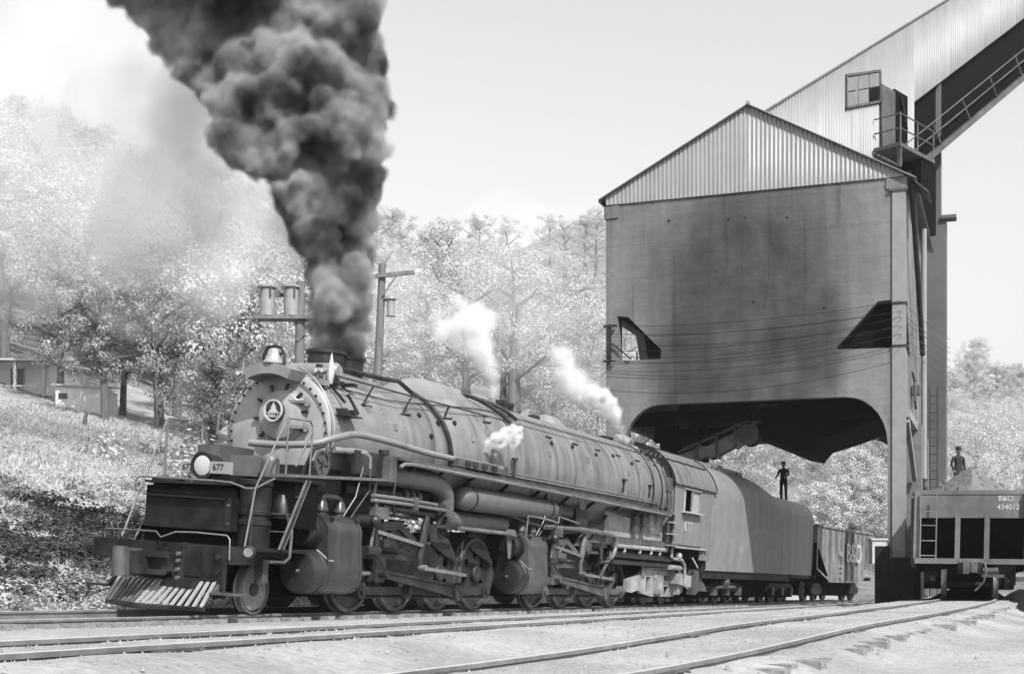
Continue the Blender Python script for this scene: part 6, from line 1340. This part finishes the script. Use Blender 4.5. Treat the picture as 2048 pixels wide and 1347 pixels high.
# positions of the puffs (x, y, z, radius in metres), surveyed around the stack tops at about 26 m
def around(pts, y0, seed, dz=.25, grow=1.0):
    r = random.Random(seed); k = y0 / 2700
    return [((px - 1024) * k, y0 + r.uniform(-1, 1) * dz * (1 + rp / 60), HC + (1187 - py) * k, rp * k * grow) for px, py, rp in pts]
dark = volmat('coal_smoke', 26.0, .52, (2.4, .38, .60, 9), floor=.15)
nt = dark.node_tree; pv = [n for n in nt.nodes if n.type == 'PRINCIPLED_VOLUME'][0]      # soot content varies from puff to puff
tc = nd(nt, 'ShaderNodeTexCoord'); sn = nd(nt, 'ShaderNodeTexNoise'); sn.inputs['Scale'].default_value = .85; sn.inputs['Detail'].default_value = 6; nt.links.new(tc.outputs['Object'], sn.inputs[0])
sr_ = nd(nt, 'ShaderNodeMapRange'); nt.links.new(sn.outputs[0], sr_.inputs[0]); sr_.inputs[1].default_value = .38; sr_.inputs[2].default_value = .60; sr_.inputs[3].default_value = .10; sr_.inputs[4].default_value = .56
cc = nd(nt, 'ShaderNodeCombineColor')
for i in range(3): nt.links.new(sr_.outputs[0], cc.inputs[i])
nt.links.new(cc.outputs[0], pv.inputs['Color'])
dark.cycles.volume_step_rate = 1.8
cloud(around([(500, 305, 44), (462, 268, 42), (545, 315, 46), (592, 395, 46), (612, 440, 42), (628, 485, 40), (735, 240, 44), (380, 130, 36), (650, 690, 28), (715, 692, 22), (636, 640, 27), (726, 610, 24), (640, 600, 28), (728, 560, 24), (634, 545, 30), (662, 700, 26), (704, 708, 22), (668, 680, 30), (702, 676, 28), (664, 650, 32), (700, 640, 34), (672, 610, 38), (712, 600, 26), (690, 570, 38), (656, 565, 32), (716, 545, 30), (688, 525, 42), (650, 510, 34), (716, 490, 34), (690, 470, 44), (650, 450, 42), (722, 430, 34), (668, 410, 56), (715, 370, 46), (625, 395, 46), (600, 345, 46), (665, 335, 58), (735, 310, 40), (695, 270, 64), (590, 285, 46), (630, 240, 62), (540, 270, 46), (490, 250, 44), (560, 210, 58), (470, 205, 50), (725, 200, 50), (640, 150, 66), (560, 120, 64), (480, 130, 54), (715, 115, 56), (420, 165, 38), (410, 100, 50), (350, 75, 44), (500, 50, 66), (600, 50, 68), (705, 30, 62), (420, 30, 54), (315, 25, 40), (275, -5, 34), (560, -50, 84), (680, -60, 80), (440, -60, 80), (340, -50, 60), (250, -60, 50), (540, -190, 130), (400, -200, 120)], 26.3, 3, grow=1.13), .042, dark, 'smoke_column', 'dense black smoke column boiling up from the locomotive stacks', 'smoke', 31, sub=(13, 8, 5), levels=3, frac=(.24, .46), band=.12)
thin = volmat('thin_smoke', .8, .80, (.5, .36, .68, 5))
veil = volmat('smoke_veil', .12, .93, (.22, .34, .62, 4))
cloud(around([(60, 150, 200), (200, 120, 170), (120, 330, 210), (320, 330, 190), (430, 480, 150), (20, 480, 170), (250, 520, 150), (-120, 260, 220), (420, 230, 130), (540, 420, 90)], 46, 14, 1.5), .4, veil, 'smoke_veil', 'pale veil of old smoke hanging before the wooded hillside at upper left', 'smoke', 39, sub=6, frac=(.5, .75), levels=1)
mist = volmat('valley_mist', .034, .96, (.10, .30, .62, 3))
cloud(around([(480, 640, 130), (700, 600, 150), (900, 620, 170), (1080, 640, 170), (1230, 700, 140), (600, 700, 110), (1330, 880, 90), (1480, 930, 100), (1640, 960, 100)], 82, 15, 2), .8, mist, 'smoke_veil', 'thin pale haze of drifting smoke lying before the trees behind the locomotive', 'smoke', 40, sub=6, frac=(.5, .75), levels=1)
cloud(around([(1900, 880, 90), (2000, 900, 110), (2120, 900, 120), (1960, 960, 90)], 100, 16, 2), .8, mist, 'smoke_veil', 'thin pale haze before the far trees right of the tower', 'smoke', 41, sub=6, frac=(.5, .75), levels=1)
cloud(around([(340, 240, 95), (250, 200, 80), (430, 330, 90), (310, 340, 100), (210, 300, 80), (390, 440, 95), (260, 430, 100), (480, 420, 80), (560, 440, 60), (130, 260, 70), (520, 340, 60), (600, 480, 50)], 28.3, 4, .3), .16, thin, 'smoke_haze', 'thin grey smoke drifting left from the column over the trees', 'smoke', 32, sub=6, frac=(.5, .75), levels=1)
white = volmat('steam', 16.0, .99, (3.4, .38, .70, 6))
jet = volmat('steam_spray', 26.0, .99, (6.5, .42, .68, 5))
soft = volmat('soft_steam', 5.0, .99, (1.5, .36, .72, 6))
cloud(around([(990, 806, 9), (990, 796, 11), (989, 786, 13), (986, 770, 17), (980, 745, 22), (972, 720, 28), (960, 695, 34), (946, 668, 44), (925, 645, 50), (895, 625, 40), (962, 640, 36), (880, 655, 30)], 33.2, 5, .2), .06, soft, 'steam_plume', 'soft white steam rising from the safety valves into the trees', 'steam', 33, band=.15, sub=6)
cloud(around([(947, 917, 5), (955, 909, 8), (966, 901, 12), (979, 891, 16), (996, 880, 20), (1014, 872, 22), (1032, 858, 17), (1026, 884, 14), (975, 905, 9)], 29.3, 6, .03), .025, jet, 'steam_jet', 'short white steam jet blowing off against the boiler side', 'steam', 34, band=.07, sub=6)
cloud(around([(1246, 866, 5), (1240, 852, 9), (1232, 838, 14), (1222, 822, 21), (1206, 806, 26), (1186, 796, 26)], 41.0, 7, .05), .05, white, 'steam_plume', 'bright white steam blowing left from the boiler top ahead of the cab', 'steam', 35, band=.16, sub=6)
cloud(around([(1180, 790, 30), (1160, 775, 34), (1145, 755, 36), (1130, 735, 32), (1118, 712, 24)], 41.6, 8, .1), .09, soft, 'steam_wisp', 'faint drifting steam wisp between the bright steam and the trees', 'steam', 36, band=.3, sub=6)

# ------------------------------------------------------------------ air
hz = MB(False).box((-335, -62, -2.2), (385, 525, 165)).build('haze', volmat('hazy_air', .00018, .95)); tag(hz, None, None, None, 'stuff')
